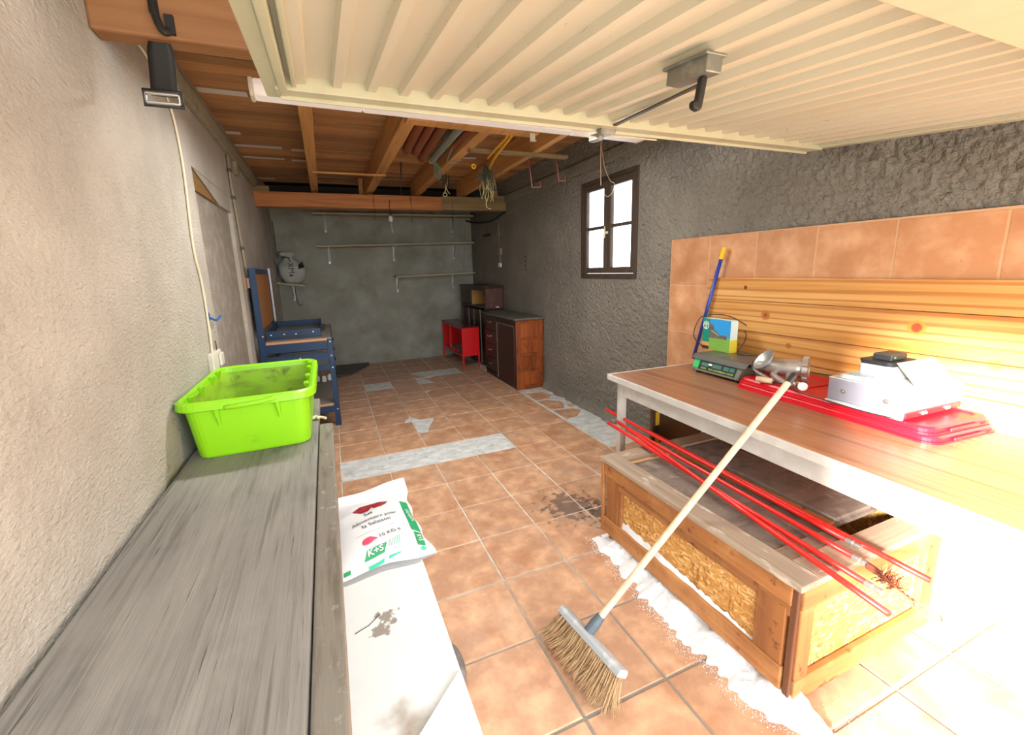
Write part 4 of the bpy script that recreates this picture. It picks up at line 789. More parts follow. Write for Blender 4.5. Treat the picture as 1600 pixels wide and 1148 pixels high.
for yy in (-.50, -.33, -.12, .02):
    for xx, s in ((tx1-.004, -1), (tx0+.004, 1)):
        m = MB(); m.hexa([(xx-.001, yy-.02, .90), (xx+s*.008, yy-.006, .90), (xx+s*.008, yy+.006, .90), (xx-.001, yy+.02, .90), (xx, yy-.026, .955), (xx+s*.022, yy-.018, .955), (xx+s*.022, yy+.018, .955), (xx, yy+.026, .955)]); m.build('rim_lug', 'lime', rim, bev=.005)
for xx in (-1.12, -.89):
    m = MB(); m.hexa([(xx-.006, ty0-.002, .84), (xx+.004, ty0-.002, .84), (xx+.004, ty0+.006, .84), (xx-.006, ty0+.006, .84), (xx-.014, ty0-.018, .915), (xx+.004, ty0-.018, .915), (xx+.004, ty0, .915), (xx-.014, ty0, .915)]); m.build('front_rib', 'lime', tub, bev=.003)
m = MB(); m.tube(ease([(-1.09, ty0-.024, .922), (-1.04, ty0-.034, .925), (-.96, ty0-.034, .93), (-.90, ty0-.03, .938)], 4), .010, 8); m.build('grip', 'lime', tub, smooth=True)
# dry dirt lying in the tub
rubble_ = MB(); rubble_.grid(lambda u, v: (bx0+.02+u*(bx1-bx0-.04), by0+.02+v*(by1-by0-.04), .708+.02*max(0, noise.noise((u*3, v*4, 1))+.2)), 24, 30)
dt = tag(rubble_.build('dry_dirt', 'limein', loc=(-1, -.26, .7), smooth=True, fix=False), 'brown-green dirt caked over the bottom of the lime tub', 'dirt', kind='stuff')

# white block beside the counter
wbk = thing('white_block', 'low white painted masonry block beside the counter, chipped and stained', 'block', (-.83, -1.8, 0))
m = MB(); m.bx(-1.285, -.378, -2.78, -.43, -.003, .25); m.build('masonry', 'plaster', wbk, bev=.012, seg=3)
T('crack', 'scaledark', wbk, [(-.672, -1.325, .2505), (-.655, -1.318, .2505), (-.625, -1.307, .2505), (-.602, -1.288, .2505), (-.585, -1.272, .2505)], .0016, 5)
tag(MB().prism([(-.435, -1.645), (-.383, -1.60), (-.383, -2.35), (-.70, -2.35), (-.62, -1.81)], .252, .264).build('white_sheet', 'whitepaint', loc=(-.5, -2, .252), bev=.002), 'plain white sheet lying on the near end of the white block', 'sheet')
m = MB(); m.lathe([(.0, -.015), (.055, -.01), (.075, .012), (.06, .03), (.0, .034)], 18, (0, 0, 0)); 
stn = MB(); stn.M = Matrix.Translation((-.345, -1.365, .018)) @ Matrix.Diagonal((.42, 1.15, 1, 1)); stn.lathe([(.0, -.018), (.06, -.016), (.085, .012), (.06, .036), (.0, .042)], 14)
tag(stn.build('grey_stone', 'stone', loc=(-.34, -1.365, 0), smooth=False), 'grey stone on the tiles against the side of the white block', 'stone')

# sack of salt lying on the block
bag = thing('salt_sack', 'white plastic ten kilo salt sack with green lettering on the white block', 'sack', (-.52, -.72, .25))
Q = [(-.775, -1.065), (-.315, -1.035), (-.338, -.385), (-.80, -.45)]
def bagxy(u, v):
    a = [(Q[0][i]*(1-u)+Q[1][i]*u)*(1-v)+(Q[3][i]*(1-u)+Q[2][i]*u)*v for i in (0, 1)]
    a[0] += (.5-u)*.05*math.sin(v*math.pi)*1.0+ .006*math.sin(v*23)*(abs(u-.5)*2)**4; a[1] += (v-.5)*.02*math.sin(u*math.pi*3)
    return a
def bagh(u, v):
    p = (math.sin(math.pi*min(1, max(0, u)))**.55)*(math.sin(math.pi*min(1, max(0, (v+.03)/.93 if v < .9 else 1)))**.6)
    w = .005*noise.noise((u*6, v*5, 2))+.016*noise.noise((u*3.2+v*2.4, v*9, 5))*max(0, v-.35)*1.8
    f = -.016*math.exp(-((u-.62-(v-.8)*.9)/.05)**2)*max(0, v-.55)*3
    return max(.2535, .254+.072*p+w*min(1, p*2)+f*min(1, p*1.5))+(.045*((v-.88)/.12)**1.2 if v > .88 else 0)*(.6+.5*u)
def baginv(x, y):
    u = (x+.78)/.45; v = (y+1.05)/.64
    for _ in range(12):
        a = bagxy(u, v); u += (x-a[0])/.46; v += (y-a[1])/.65
    return u, v
m = MB(); N = 96; m.grid(lambda u, v: (*bagxy(u, v), bagh(u, v)), N, N)
m.grid(lambda u, v: (*bagxy(u, v), min(bagh(u, v)-.0015, .2525+.0*v if v < .9 else bagh(u, v)-.006)), N, N)
m.build('film', 'bag', bag, smooth=True, fix=True)
def onbag(x, y, e=.0018):
    u, v = baginv(x, y); return (x, y, bagh(u, v)+e)
BR = R(15)
def lab(txt, size, cx, cy, mm, rot=BR, name='lettering', sx=1., e=.0038, shear=0.):
    c, s_ = math.cos(rot), math.sin(rot)
    def f(a, b): a2 = a*sx+shear*b; return onbag(cx+a2*c-b*s_, cy+a2*s_+b*c, e)
    return text_mb(txt, size, f, 0.018 if 'K+S' in txt else .006).build(name, mm, bag, fix=False)
def quad(name, mm, pts, n=16, e=.0026):
    m = MB(); a, b, c, d = pts
    m.grid(lambda u, v: onbag(*[(a[i]*(1-u)+b[i]*u)*(1-v)+(d[i]*(1-u)+c[i]*u)*v for i in (0, 1)], e), n, n); return m.build(name, mm, bag, fix=False)
def blob(name, mm, pts, e=.0034):
    cx = sum(p[0] for p in pts)/len(pts); cy = sum(p[1] for p in pts)/len(pts); m = MB(); n = len(pts)
    vs = [onbag(cx, cy, e)]
    for r in (.33, .66, 1): vs += [onbag(cx+(x-cx)*r, cy+(y-cy)*r, e) for x, y in pts]
    fs = [(0, 1+k, 1+(k+1) % n) for k in range(n)]
    for j in range(2): fs += [(1+j*n+k, 1+j*n+(k+1) % n, 1+(j+1)*n+(k+1) % n, 1+(j+1)*n+k) for k in range(n)]
    m.add(vs, fs); return m.build(name, mm, bag, fix=False)
blob('red_print', 'pred', [(-.636, -.66), (-.60, -.625), (-.55, -.60), (-.505, -.592), (-.465, -.60), (-.475, -.63), (-.50, -.655), (-.535, -.665), (-.545, -.645), (-.565, -.675), (-.60, -.69)])
lab('Sel', .034, -.565, -.730, 'ink'); lab('Alimentaire pour', .031, -.54, -.772, 'ink'); lab('la Salaison', .033, -.535, -.812, 'ink')
lab('10 KG e', .030, -.488, -.895, 'ink')
quad('green_print', 'green', [(-.612, -1.018), (-.527, -.993), (-.510, -.940), (-.596, -.966)])
lab('K+S', .041, -.562, -.992, 'inkw', name='logo_lettering', e=.0060, shear=.25)
blob('pink_print', 'pink', [(-.612+.026*(1+math.cos(R(a)))+(.018 if a == 0 else 0), -.915+.020*math.sin(R(a))+.006*math.cos(R(a))) for a in range(0, 360, 30)])
for k in range(7): quad('bar_print', 'inkgrey' if k < 3 else 'teal', [(-.505+.0075*k+.0, -.972+.002*k), (-.502+.0075*k, -.972+.002*k), (-.498+.0075*k, -.930+.002*k), (-.501+.0075*k, -.930+.002*k)], 2)
quad('thin_line', 'inkgrey', [(-.635, -.878), (-.46, -.832), (-.46, -.830), (-.635, -.876)], 8)
quad('teal_print', 'teal', [(-.598, -1.052), (-.535, -1.034), (-.532, -1.020), (-.598, -1.038)]); quad('teal_print', 'teal', [(-.515, -1.028), (-.462, -1.012), (-.462, -1.007), (-.512, -1.014)])
quad('green_band', 'green', [(-.392, -.872), (-.352, -.885), (-.372, -.63), (-.408, -.615)], 12)
lab('SALAISON', .024, -.386, -.755, 'inkw', rot=R(-82), e=.0060)
quad('green_print', 'green', [(-.385, -.985), (-.352, -.992), (-.352, -.897), (-.385, -.887)])
lab('K+S', .030, -.376, -.94, 'inkw', rot=R(-86), name='logo_lettering', e=.0060)
blob('green_arrow', 'teal', [(-.366, -1.022), (-.348, -1.006), (-.36, -1.004), (-.36, -.997), (-.372, -.997), (-.372, -1.004), (-.384, -1.006)])
quad('green_print', 'green', [(-.695, -1.056), (-.668, -1.052), (-.668, -1.034), (-.695, -1.038)], 4)

# ================================================================== table on the right and what stands on it
TA = R(-2.6); TM = rotz(TA, (.912, -.563, 0))    # local: x into the wall, y toward the camera is negative
def tmb(): m = MB(); m.M = TM.copy(); return m
tb = thing('work_table', 'long table with wood-grain top and pale metal frame along the tiled wall', 'table', (1.3, -1.5, 0))
TZ, TD, TLn = .795, .775, 2.35
m = tmb(); m.bx(.012, TD, -TLn+.012, -.012, TZ-.03, TZ); m.build('table_top', 'laminate', tb, bev=.001)
m = tmb(); m.bx(0, .012, -TLn, 0, TZ-.034, TZ+.002); m.build('edge_strip', 'tmetal', tb, bev=.003)
m = tmb(); m.bx(.012, TD, -.012, 0, TZ-.034, TZ+.002); m.build('edge_strip', 'tmetal', tb, bev=.003)
m = tmb(); m.bx(.05, .062, -TLn+.08, -.085, TZ-.125, TZ-.034); m.build('front_apron', 'tmetal', tb, bev=.002)
m = tmb(); m.bx(.09, TD-.09, -.062, -.05, TZ-.125, TZ-.034); m.build('end_apron', 'tmetal', tb, bev=.002)
m = tmb(); m.bx(TD-.062, TD-.05, -TLn+.08, -.085, TZ-.125, TZ-.034); m.build('back_apron', 'tmetal', tb, bev=.002)
for xx in (.045, TD-.085):
    for yy in (-.085, -TLn+.045):
        m = tmb(); m.bx(xx, xx+.04, yy, yy+.04, 0, TZ-.034); m.bx(xx+.04, xx+.046, yy+.012, yy+.028, 0, TZ-.13); m.build('leg', 'tmetal', tb, bev=.004)
# pine panel standing behind
pn = thing('pine_panel', 'varnished knotty pine board panel standing between table and wall tiles', 'panel', (1.725, -1.8, TZ))
zs = [TZ+.001, .885, 1.03, 1.215, 1.353]
for z0, z1 in zip(zs[:-1], zs[1:]):
    MB().hexa([(1.722, -3.0, z0+.0012), (1.742, -3.0, z0+.0012), (1.742, -.555, z0+.0012), (1.722, -.555, z0+.0012), (1.722, -3.0, z1-.0012), (1.742, -3.0, z1-.0012), (1.742, -.555, z1-.0012), (1.722, -.555, z1-.0012)]).build('plank', 'pine', pn, bev=.002)
# two red trays
LMt = rotz(R(-4.5), (1.338, -1.105, TZ))
for k, (z, lbl, ox) in enumerate(((.0, 'lower of the two red plastic trays stacked on the table', 0), (.0275, 'upper red plastic tray under the mincer and the grey cash box', .008))):
    L = thing('red_tray', lbl, 'tray', (1.5, -1.5, TZ+z), 'stacked red trays'); W, Ln = .375-.01*k, .835-.03*k
    def lm(): q = MB(); q.M = LMt @ Matrix.Translation((ox, -ox*1.5, z)); return q
    m = lm(); loft(m, [rr(0, W, -Ln, 0, .045, .002), rr(0, W, -Ln, 0, .045, .020), rr(.006, W-.006, -Ln+.006, -.006, .042, .0272), rr(.026, W-.026, -Ln+.026, -.026, .03, .0272), rr(.034, W-.034, -Ln+.034, -.034, .028, .0215)], True, True); m.build('tray_body', 'lid', L)
    m = lm(); loft(m, [rr(-.008, W+.008, -Ln-.008, .008, .05, .0), rr(-.008, W+.008, -Ln-.008, .008, .05, .007), rr(0, W, -Ln, 0, .045, .008)], False); m.build('lip', 'lid', L)
    for yy in (-.27, -.54):
        m = lm(); m.bx(.10, W-.05, yy-.012, yy+.012, .0215, .0272); m.build('rib', 'lid', L, bev=.003)
    m = lm(); m.bx(.10, W-.10, -Ln-.012, -Ln-.002, .002, .016); m.build('clip', 'lid', L, bev=.003)
LZ = TZ+.0275+.0278
# cash box
CM = rotz(R(-2.5), (1.305, -1.569, LZ))
ch = thing('cash_box', 'grey lilac metal cash drawer box standing on the red trays', 'cash box', (1.5, -1.7, LZ))
def cmb(): q = MB(); q.M = CM.copy(); return q
m = cmb(); m.bx(0, .35, -.27, 0, .012, .105); m.build('case', 'cash', ch, bev=.004)
m = cmb(); m.bx(-.001, .351, -.271, .001, .105, .110); m.build('top_cover', 'cashtop', ch, bev=.002)
m = cmb(); m.bx(.0, .35, -.276, -.270, .035, .10); m.build('drawer_front', 'cashtop', ch, bev=.003)
m = cmb(); m.bx(.0, .35, -.275, -.270, .006, .030); m.build('base_rail', 'lid', ch, bev=.002)
m = cmb(); m.bx(-.012, .0, -.27, 0, .0, .014); m.build('base_flange', 'cashtop', ch, bev=.002)
for yy in (-.06, -.21):
    m = cmb(); m.lathe([(.010, 0), (.010, .003), (.004, .003), (.003, .006)], 14, (-.0, yy, .058), (-1, 0, 0)); m.build('screw', 'chrome', ch)
for xx in (.10, .118, .25, .265):
    m = cmb(); m.lathe([(.006, 0), (.006, .003)], 12, (xx, -.276, .018), (0, -1, 0)); m.build('rivet', 'inkw', ch)
CZ = LZ+.111
def cm2(): q = MB(); q.M = CM @ Matrix.Translation((0, 0, .111)); return q
tp = thing('till_printer', 'pale grey till printer with sloping white cover on the cash box', 'printer', (1.45, -1.68, CZ))
m = cm2(); m.bx(.088, .25, -.165, -.058, .0, .062); m.build('case', 'ltgrey', tp, bev=.006)
m = cm2(); loft(m, [rr(.085, .25, -.17, -.055, .02, .062), rr(.08, .255, -.172, -.05, .025, .078)], True, True); m.build('lid', 'blackp', tp)
m = cm2(); m.hexa([(.075, -.265, .004), (.31, -.265, .004), (.31, -.255, .004), (.075, -.255, .004), (.075, -.195, .085), (.31, -.195, .085), (.31, -.185, .085), (.075, -.185, .085)]); m.build('sloping_cover', 'cashtop', tp, bev=.004)
m = cm2(); m.tube(ease([(.13, -.205, .068), (.18, -.225, .048), (.24, -.245, .026), (.27, -.252, .018), (.24, -.222, .050), (.18, -.205, .068)], 4), .004, 6, closed=True); m.build('cover_loop', 'ltgrey', tp, smooth=True)
sb_ = thing('small_black_box', 'small black box with a green light on top of the till printer', 'box', (1.45, -1.66, CZ+.08))
m = cm2(); m.bx(.115, .215, -.15, -.085, .0795, .103); m.build('case', 'blackp', sb_, bev=.003)
m = cm2(); m.bx(.117, .213, -.148, -.087, .103, .1045); m.build('top_sheet', 'scaledark', sb_)
m = cm2(); m.lathe([(.004, 0), (.004, .002)], 8, (.135, -.15, .092), (0, -1, 0)); m.build('led', 'gtape', sb_)
kb = thing('white_keypad', 'slim white keypad lying on the cash box before the printer', 'keypad', (1.33, -1.7, CZ))
m = cm2(); loft(m, [rr(.006, .075, -.22, -.03, .02, .001), rr(.006, .075, -.22, -.03, .02, .012), rr(.012, .069, -.214, -.036, .018, .017)], True, True); m.build('case', 'cashtop', kb)
m = cm2()
for a in range(3):
    for b_ in range(8): m.bx(.018+a*.017, .031+a*.017, -.205+b_*.020, -.190+b_*.020, .017, .0195)
kk = m.build('keys', 'ltgrey', kb); kk['kind'] = 'stuff'
# meat mincer lying on its side
MMx = thing('meat_mincer', 'cast aluminium hand meat mincer lying on the red trays', 'mincer', (1.45, -1.25, LZ))
p0 = Vector((1.46, -1.155, LZ+.052)); p1 = Vector((1.55, -1.34, LZ+.060)); d = (p1-p0); L = d.length
MB().lathe([(.018, -.02), (.026, -.015), (.026, .02), (.040, .03), (.043, L*.5), (.046, L-.05), (.046, L-.02)], 24, p0, d).build('barrel', 'alu', MMx, smooth=True)
m = MB(); pr_ = []
m.lathe([(.050, L-.028), (.056, L-.024), (.056, L-.002), (.050, L), (.038, L), (.036, L-.006)], 24, p0, d); rg = m.build('ring_nut', 'alu', MMx)
u_ = d.normalized(); q1 = u_.orthogonal().normalized(); q2 = u_.cross(q1)
for k in range(10):
    a = 2*math.pi*k/10; c = p0+u_*(L-.013)+(q1*math.cos(a)+q2*math.sin(a))*.057; MB().lathe([(.009, -.011), (.009, .011)], 8, c, u_).build('ring_lug', 'alu', rg)
hp = p0+u_*.055; hd = Vector((-.45, .25, .35)).normalized()
hd = Vector((-.62, .35, .55)).normalized()
MB().lathe([(.028, .02), (.030, .045), (.058, .062), (.062, .068), (.056, .066), (.028, .05)], 24, hp, hd).build('hopper', 'alu', MMx, smooth=True)
T('clamp_leg', 'alu', MMx, ease([tuple(p0+u_*.12+Vector((-.01, 0, -.03))), (1.44, -1.32, LZ+.03), (1.385, -1.35, LZ+.02), (1.37, -1.40, LZ+.02)]), .013, 8)
T('clamp_foot', 'alu', MMx, ease([tuple(p0+u_*.08+Vector((0, 0, -.02))), (1.42, -1.25, LZ+.03), (1.375, -1.33, LZ+.018), (1.35, -1.39, LZ+.018)]), .014, 8)
T('thumb_screw', 'alu', MMx, [(1.375, -1.40, LZ+.031), (1.33, -1.45, LZ+.031)], .007, 8)
MB().lathe([(.019, -.003), (.021, 0), (.019, .003)], 16, (1.33, -1.452, LZ+.031), (-.75, -.6, 0)).build('screw_disc', 'alu', MMx)
T('crank_arm', 'alu', MMx, ease([tuple(p0-u_*.01), (1.425, -1.14, LZ+.035), (1.385, -1.23, LZ+.02), (1.345, -1.30, LZ+.018)]), .009, 8)
T('wooden_handle', 'pole', MMx, [(1.345, -1.30, LZ+.018), (1.32, -1.235, LZ+.018)], .014, 10)
# retail scale
SM = rotz(R(-1.5), (1.392, -.760, TZ))
sc = thing('shop_scale', 'olive grey shop scale with green display panel at the far table end', 'scale', (1.55, -.93, TZ))
def smb(): q = MB(); q.M = SM.copy(); return q
m = smb(); m.prism_y([(.0, .018), (.012, .012), (.27, .012), (.27, .07), (.05, .085), (.028, .085)], -.325, 0); m.build('casing', 'scale', sc, bev=.004)
def sface(xo, yo, z0, z1, y0, y1): # rectangles on the sloping front
    def P(y, z): return (.028*(z-.018)/.067-xo, y, z)
    return [P(y0, z0), P(y1, z0), P(y1, z1), P(y0, z1)]
def splate(name, mm, y0, y1, z0, z1, e):
    m = smb(); a = sface(e, 0, z0, z1, y0, y1); b_ = sface(e-.003, 0, z0, z1, y0, y1); m.hexa(b_+a); return m.build(name, mm, sc)
splate('display_panel', 'display', -.298, -.045, .028, .076, .0015)
for y0, y1 in ((-.11, -.06), (-.20, -.14), (-.25, -.215), (-.285, -.257)): splate('display_window', 'displaylit', y0, y1, .052, .072, .003)
def slab_text(t, y, z, size):
    def f(a, b): zz = z+b; return tuple(SM @ Vector((.028*(zz-.018)/.067-.0042, y-a, zz)))
    text_mb(t, size, f).build('yellow_print', 'yellow', sc, fix=False)
slab_text('POIDS', -.085, .035, .014); slab_text('PRIX UNITAIRE', -.165, .035, .013); slab_text('PRIX A PAYER', -.248, .035, .013)
splate('green_tape', 'gtape', -.042, -.004, .034, .082, .003)
splate('white_mark', 'inkw', -.135, -.112, .060, .070, .004)
for yy in (-.012, -.313):
    m = smb(); m.lathe([(.006, 0), (.006, .004)], 10, (.004, yy, .026), (-1, 0, .3)); m.build('screw', 'chrome', sc)
for xx, yy in ((.03, -.03), (.03, -.295), (.24, -.03), (.24, -.295)):
    m = smb(); m.lathe([(.014, 0), (.014, .014)], 12, (xx, yy, .0)); m.build('foot', 'black', sc)
m = smb(); m.prism_y([(.012, .088), (.035, .112), (.285, .112), (.285, .106), (.04, .106), (.02, .088)], -.355, .01); m.build('weighing_plate', 'plate', sc, bev=.002)
m = smb(); m.prism_y([(.010, .086), (.034, .1125), (.036, .1125), (.036, .109), (.016, .084)], -.356, .011); m.build('plate_lip', 'scaledark', sc)
SZ = TZ+.1135
# landscape box on the scale
BM_ = rotz(R(-4), (1.585, -.655, SZ))
pb = thing('picture_box', 'cardboard box with printed blue sky and house standing on the shop scale', 'box', (1.6, -.77, SZ))
def bmb(): q = MB(); q.M = BM_.copy(); return q
m = bmb(); m.bx(0, .055, -.215, 0, 0, .195); m.build('carton', 'boxside', pb, bev=.001)
def bq(name, mm, y0, y1, z0, z1, e=.001): m = bmb(); m.add([(-e, y0, z0), (-e, y1, z0), (-e, y1, z1), (-e, y0, z1)], [(0, 1, 2, 3)]); return m.build(name, mm, pb)
bq('teal_band', 'boxteal', -.055, -.0, .045, .195); bq('tan_print', 'boxtan', -.055, 0, .02, .045); bq('dark_print', 'blackp', -.055, 0, 0, .02)
bq('sky_print', 'sky_p', -.215, -.055, .09, .195); bq('meadow_print', 'grass_p', -.215, -.055, 0, .09)
m = bmb(); m.add([(-.0016, -.055, .075), (-.0016, -.19, .078), (-.0016, -.19, .098), (-.0016, -.165, .104), (-.0016, -.14, .098), (-.0016, -.11, .122), (-.0016, -.088, .135), (-.0016, -.088, .158), (-.0016, -.055, .165)], [tuple(range(9))]); m.build('house_print', 'house_p', pb)
m = bmb(); m.add([(-.002, -.07, .125), (-.002, -.11, .112), (-.002, -.135, .096), (-.002, -.125, .094), (-.002, -.10, .106), (-.002, -.07, .118)], [tuple(range(6))]); m.build('roof_print', 'inkgrey', pb)
m = bmb(); m.tube([(-.002, -.027+.021*math.cos(a*.4), .152+.026*math.sin(a*.4)) for a in range(16)], .0016, 4, closed=True); m.build('emblem_ring', 'inkw', pb)
m = bmb()
for a in (-.009, 0, .009):
    m.tube([(-.002, -.027+a+.0045*math.cos(k*.785), .158+(.005 if a == 0 else 0)+.008*math.sin(k*.785)) for k in range(8)], .0013, 4, closed=True)
m.tube([(-.002, -.027, .148), (-.002, -.027, .13)], .0013, 4).tube([(-.002, -.018, .142), (-.002, -.027, .133), (-.002, -.036, .142)], .0013, 4).tube([(-.002, -.014, .131), (-.002, -.040, .131)], .0013, 4); m.build('emblem_leaves', 'inkw', pb)
m = bmb(); m.add([(.001, -.2158, .0), (.054, -.2158, .0), (.054, -.2158, .08), (.001, -.2158, .075)], [(0, 1, 2, 3)]); m.build('side_print', 'yellow', pb)
cbx = thing('black_lead', 'thin dark lead looping round the picture box and along the table', 'cable', (1.6, -.9, SZ))
T('lead', 'blackp', cbx, ease([(1.56, -.70, SZ+.008), (1.55, -.625, SZ+.06), (1.56, -.615, SZ+.13), (1.60, -.63, SZ+.20), (1.66, -.70, SZ+.215), (1.69, -.78, SZ+.20), (1.70, -.87, SZ+.16)]), .0028, 6)
T('lead', 'blackp', cbx, ease([(1.655, -.895, SZ+.13), (1.645, -.915, SZ+.11), (1.64, -.905, SZ+.06), (1.60, -.90, SZ+.006), (1.58, -.95, SZ+.004), (1.62, -1.05, SZ+.004), (1.69, -1.16, LZ+.02), (1.705, -1.3, LZ+.01), (1.70, -1.5, LZ+.03)]), .0028, 6)
T('lead', 'blackp', cbx, ease([(1.40, -1.15, LZ+.085), (1.375, -1.17, LZ+.05), (1.355, -1.24, LZ+.012), (1.325, -1.38, LZ+.022), (1.31, -1.45, LZ+.006), (1.285, -1.6, LZ+.006), (1.27, -1.72, LZ+.006), (1.27, -1.82, LZ+.008)]), .0025, 6)
# navy stick leaning in the corner of the tiles
nv = thing('navy_stick', 'navy blue tube with yellow grip leaning behind the shop scale', 'stick', (1.68, -.55, TZ))
n0, n1 = Vector((1.685, -.50, TZ+.003)), Vector((1.715, -.665, 1.545)); dv = (n1-n0)
T('tube', 'navystick', nv, [n0, n0+dv*.90], .0115, 12); MB().lathe([(.014, 0), (.0145, dv.length*.10-.003), (.011, dv.length*.10)], 14, n0+dv*.90, dv).build('grip', 'ystick', nv)

# ================================================================== crate, salt, rods, broom
cr = thing('wooden_crate', 'wooden crate with chipboard sides standing on the tiles under the table', 'crate', (1.03, -1.45, 0))
GX0, GX1, GY0, GY1, GH = .612, 1.43, -1.945, -.955, .475
def plank(name, mm, *a, b=.004): return B(name, mm, cr, *a, b)
# left long side (faces the aisle)
plank('top_rail', 'pallet', GX0, GX0+.022, GY0+.022, GY1, .375, .452); plank('lower_rail', 'pallet', GX0-.004, GX0+.018, GY0+.03, GY1-.0, .055, .14)
plank('rail_batten', 'pallet', GX0+.004, GX0+.024, GY0+.022, GY1-.02, .335, .375)
plank('board_panel', 'osb', GX0+.024, GX0+.034, GY0+.03, GY1-.03, .06, .45, b=0)
plank('upright', 'palletz', GX0+.002, GX0+.024, GY0+.035, GY0+.135, .14, .36); plank('upright', 'palletz', GX0+.002, GX0+.024, GY1-.11, GY1-.02, .14, .375); plank('upright', 'palletz', GX0+.006, GX0+.024, GY1-.135, GY1-.112, .14, .36)
plank('corner_post', 'cornergap', GX0+.004, GX0+.018, GY0+.004, GY0+.026, .0, .452); plank('corner_post', 'palletz', GX0-.006, GX0+.016, GY1, GY1+.018, .05, .45)
plank('foot_block', 'palletz', GX0+.02, GX0+.09, GY1-.12, GY1-.02, -.0, .055); plank('foot_block', 'palletz', GX0+.02, GX0+.09, GY0+.03, GY0+.13, .0, .055)
plank('foot_block', 'palletz', GX1-.09, GX1-.02, GY0+.03, GY0+.13, .0, .055); plank('foot_block', 'palletz', GX1-.09, GX1-.02, GY1-.12, GY1-.02, .0, .055)
# near end
plank('end_top_rail', 'palletx', GX0+.02, GX1, GY0-.004, GY0+.018, .372, .452); plank('end_lower_rail', 'palletx', GX0+.02, GX1, GY0-.004, GY0+.018, .02, .105)
plank('end_panel', 'osb', GX0+.03, GX1-.01, GY0+.020, GY0+.030, .03, .45, b=0)
plank('end_upright', 'palletz', GX0+.019, GX0+.085, GY0-.002, GY0+.018, .105, .372); plank('end_upright', 'palletz', GX1-.085, GX1-.0, GY0-.002, GY0+.018, .105, .372)
# far end and right side
plank('far_panel', 'osb', GX0+.02, GX1-.01, GY1-.02, GY1-.008, .05, .45, b=0); plank('side_panel', 'osb', GX1-.024, GX1-.012, GY0+.03, GY1-.03, .05, .45, b=0)
plank('far_rail', 'palletx', GX0+.016, GX1, GY1, GY1+.016, .375, .452)
# top frame and sunken lid
plank('top_plank', 'pallettop', GX0-.012, GX0+.085, GY0-.012, GY1+.022, .452, GH); plank('top_plank', 'pallettopx', GX0+.087, GX1, GY1-.075, GY1+.02, .452, GH)
plank('top_plank', 'pallettopx', GX0+.087, GX1+.01, GY0-.012, GY0+.085, .452, GH); plank('top_plank', 'pallet', GX1-.095, GX1+.01, GY0+.087, GY1-.077, .452, GH)
plank('lid_sheet', 'slab', GX0+.086, GX1-.096, GY0+.16, GY1-.077, .440, .452, b=.002)
plank('lid_batten', 'pallet', 1.0, 1.06, GY0+.16, GY1-.077, .452, .468); plank('lid_batten', 'pallettopx', GX0+.087, 1.0, GY0+.087, GY0+.15, .448, .466)
plank('lid_batten', 'mdfedge', GX0+.087, 1.0, GY1-.098, GY1-.078, .452, .462); plank('lid_batten', 'slab', 1.08, 1.31, GY0+.17, GY1-.09, .452, .47)
# board leaning behind under the table
yb = thing('dark_board', 'dark brown board with yellow and black tape behind the crate under the table', 'board', (1.5, -.62, 0))
MB().hexa([(1.16, -.70, 0), (1.66, -.70, 0), (1.66, -.68, 0), (1.16, -.68, 0), (1.19, -.66, .62), (1.66, -.66, .62), (1.66, -.64, .62), (1.19, -.64, .62)]).build('sheet', 'cardboard', yb, bev=.002)
for k in range(7):
    z = .02+k*.085; x = 1.165+.03*z/.62; y = -.702+.04*z/.62; MB().hexa([(x+.02, y-.002, z), (x+.05, y-.002, z), (x+.05, y+.0005, z), (x+.02, y+.0005, z), (x+.024, y+.0035, z+.085), (x+.054, y+.0035, z+.085), (x+.054, y+.006, z+.085), (x+.024, y+.006, z+.085)]).build('tape_piece', 'caution' if k % 2 else 'blackp', yb)
# spilt salt
m = MB()
def saltf(u, v):
    y = GY1+.03-u*1.13; w = (.085+.04*noise.noise((u*6, 2, 1))+.03*noise.noise((u*17, 5, 1))+.02*noise.noise((u*45, 5, 3)))*(.55+.6*min(1, u*1.3+.25))*min(1, (1-u)*7+.05); x = GX0+.06-v*(w+.06)
    h = (.055+.045*noise.noise((u*11, v*3, 7)))*(1-v)**.9*math.sin(min(1, u*9)*1.57)*math.sin(min(1, (1-u)*12)*1.57)+.014*noise.noise((u*60, v*7, 3))*(1-v); return (x, y, max(.0, h)-.001)
m.grid(saltf, 150, 22)
for k in range(1100):
    u = random.random(); v = 1+abs(random.gauss(0, .13)); p = saltf(u, min(v, 1)); r = random.uniform(.0008, .0022); x = p[0]-(v-1)*.16; y = p[1]+random.uniform(-.02, .02)
    m.add([(x-r, y-r, 0), (x+r, y-r*.6, 0), (x, y+r, 0), (x, y, r*1.6)], [(0, 1, 3), (1, 2, 3), (2, 0, 3)])
for k in range(110):
    x = random.uniform(.66, 1.4); y = -1.97-abs(random.gauss(0, .05)); r = random.uniform(.0008, .0022); m.add([(x-r, y-r, 0), (x+r, y-r*.6, 0), (x, y+r, 0), (x, y, r*1.6)], [(0, 1, 3), (1, 2, 3), (2, 0, 3)])
tag(m.build('spilt_salt', 'salt', loc=(.55, -1.45, 0), smooth=True, fix=False), 'coarse white salt spilt on the tiles along the foot of the crate', 'salt', kind='stuff')
m = MB(); m.grid(lambda u, v: (GX0+.0235-v*.019*(.5+.5*noise.noise((u*9, 1, 1)))-.003, GY1-.13-u*.74, .1405+(1-v)*max(.0, .034*(1-u)**.8+.012*noise.noise((u*26, 0, 4))+.006*noise.noise((u*60, v*4, 1)))), 110, 5)
tag(m.build('salt_ridge', 'salt', loc=(.62, -1.4, .14), smooth=True, fix=False), 'salt caught along the lower rail of the crate side', 'salt', kind='stuff')
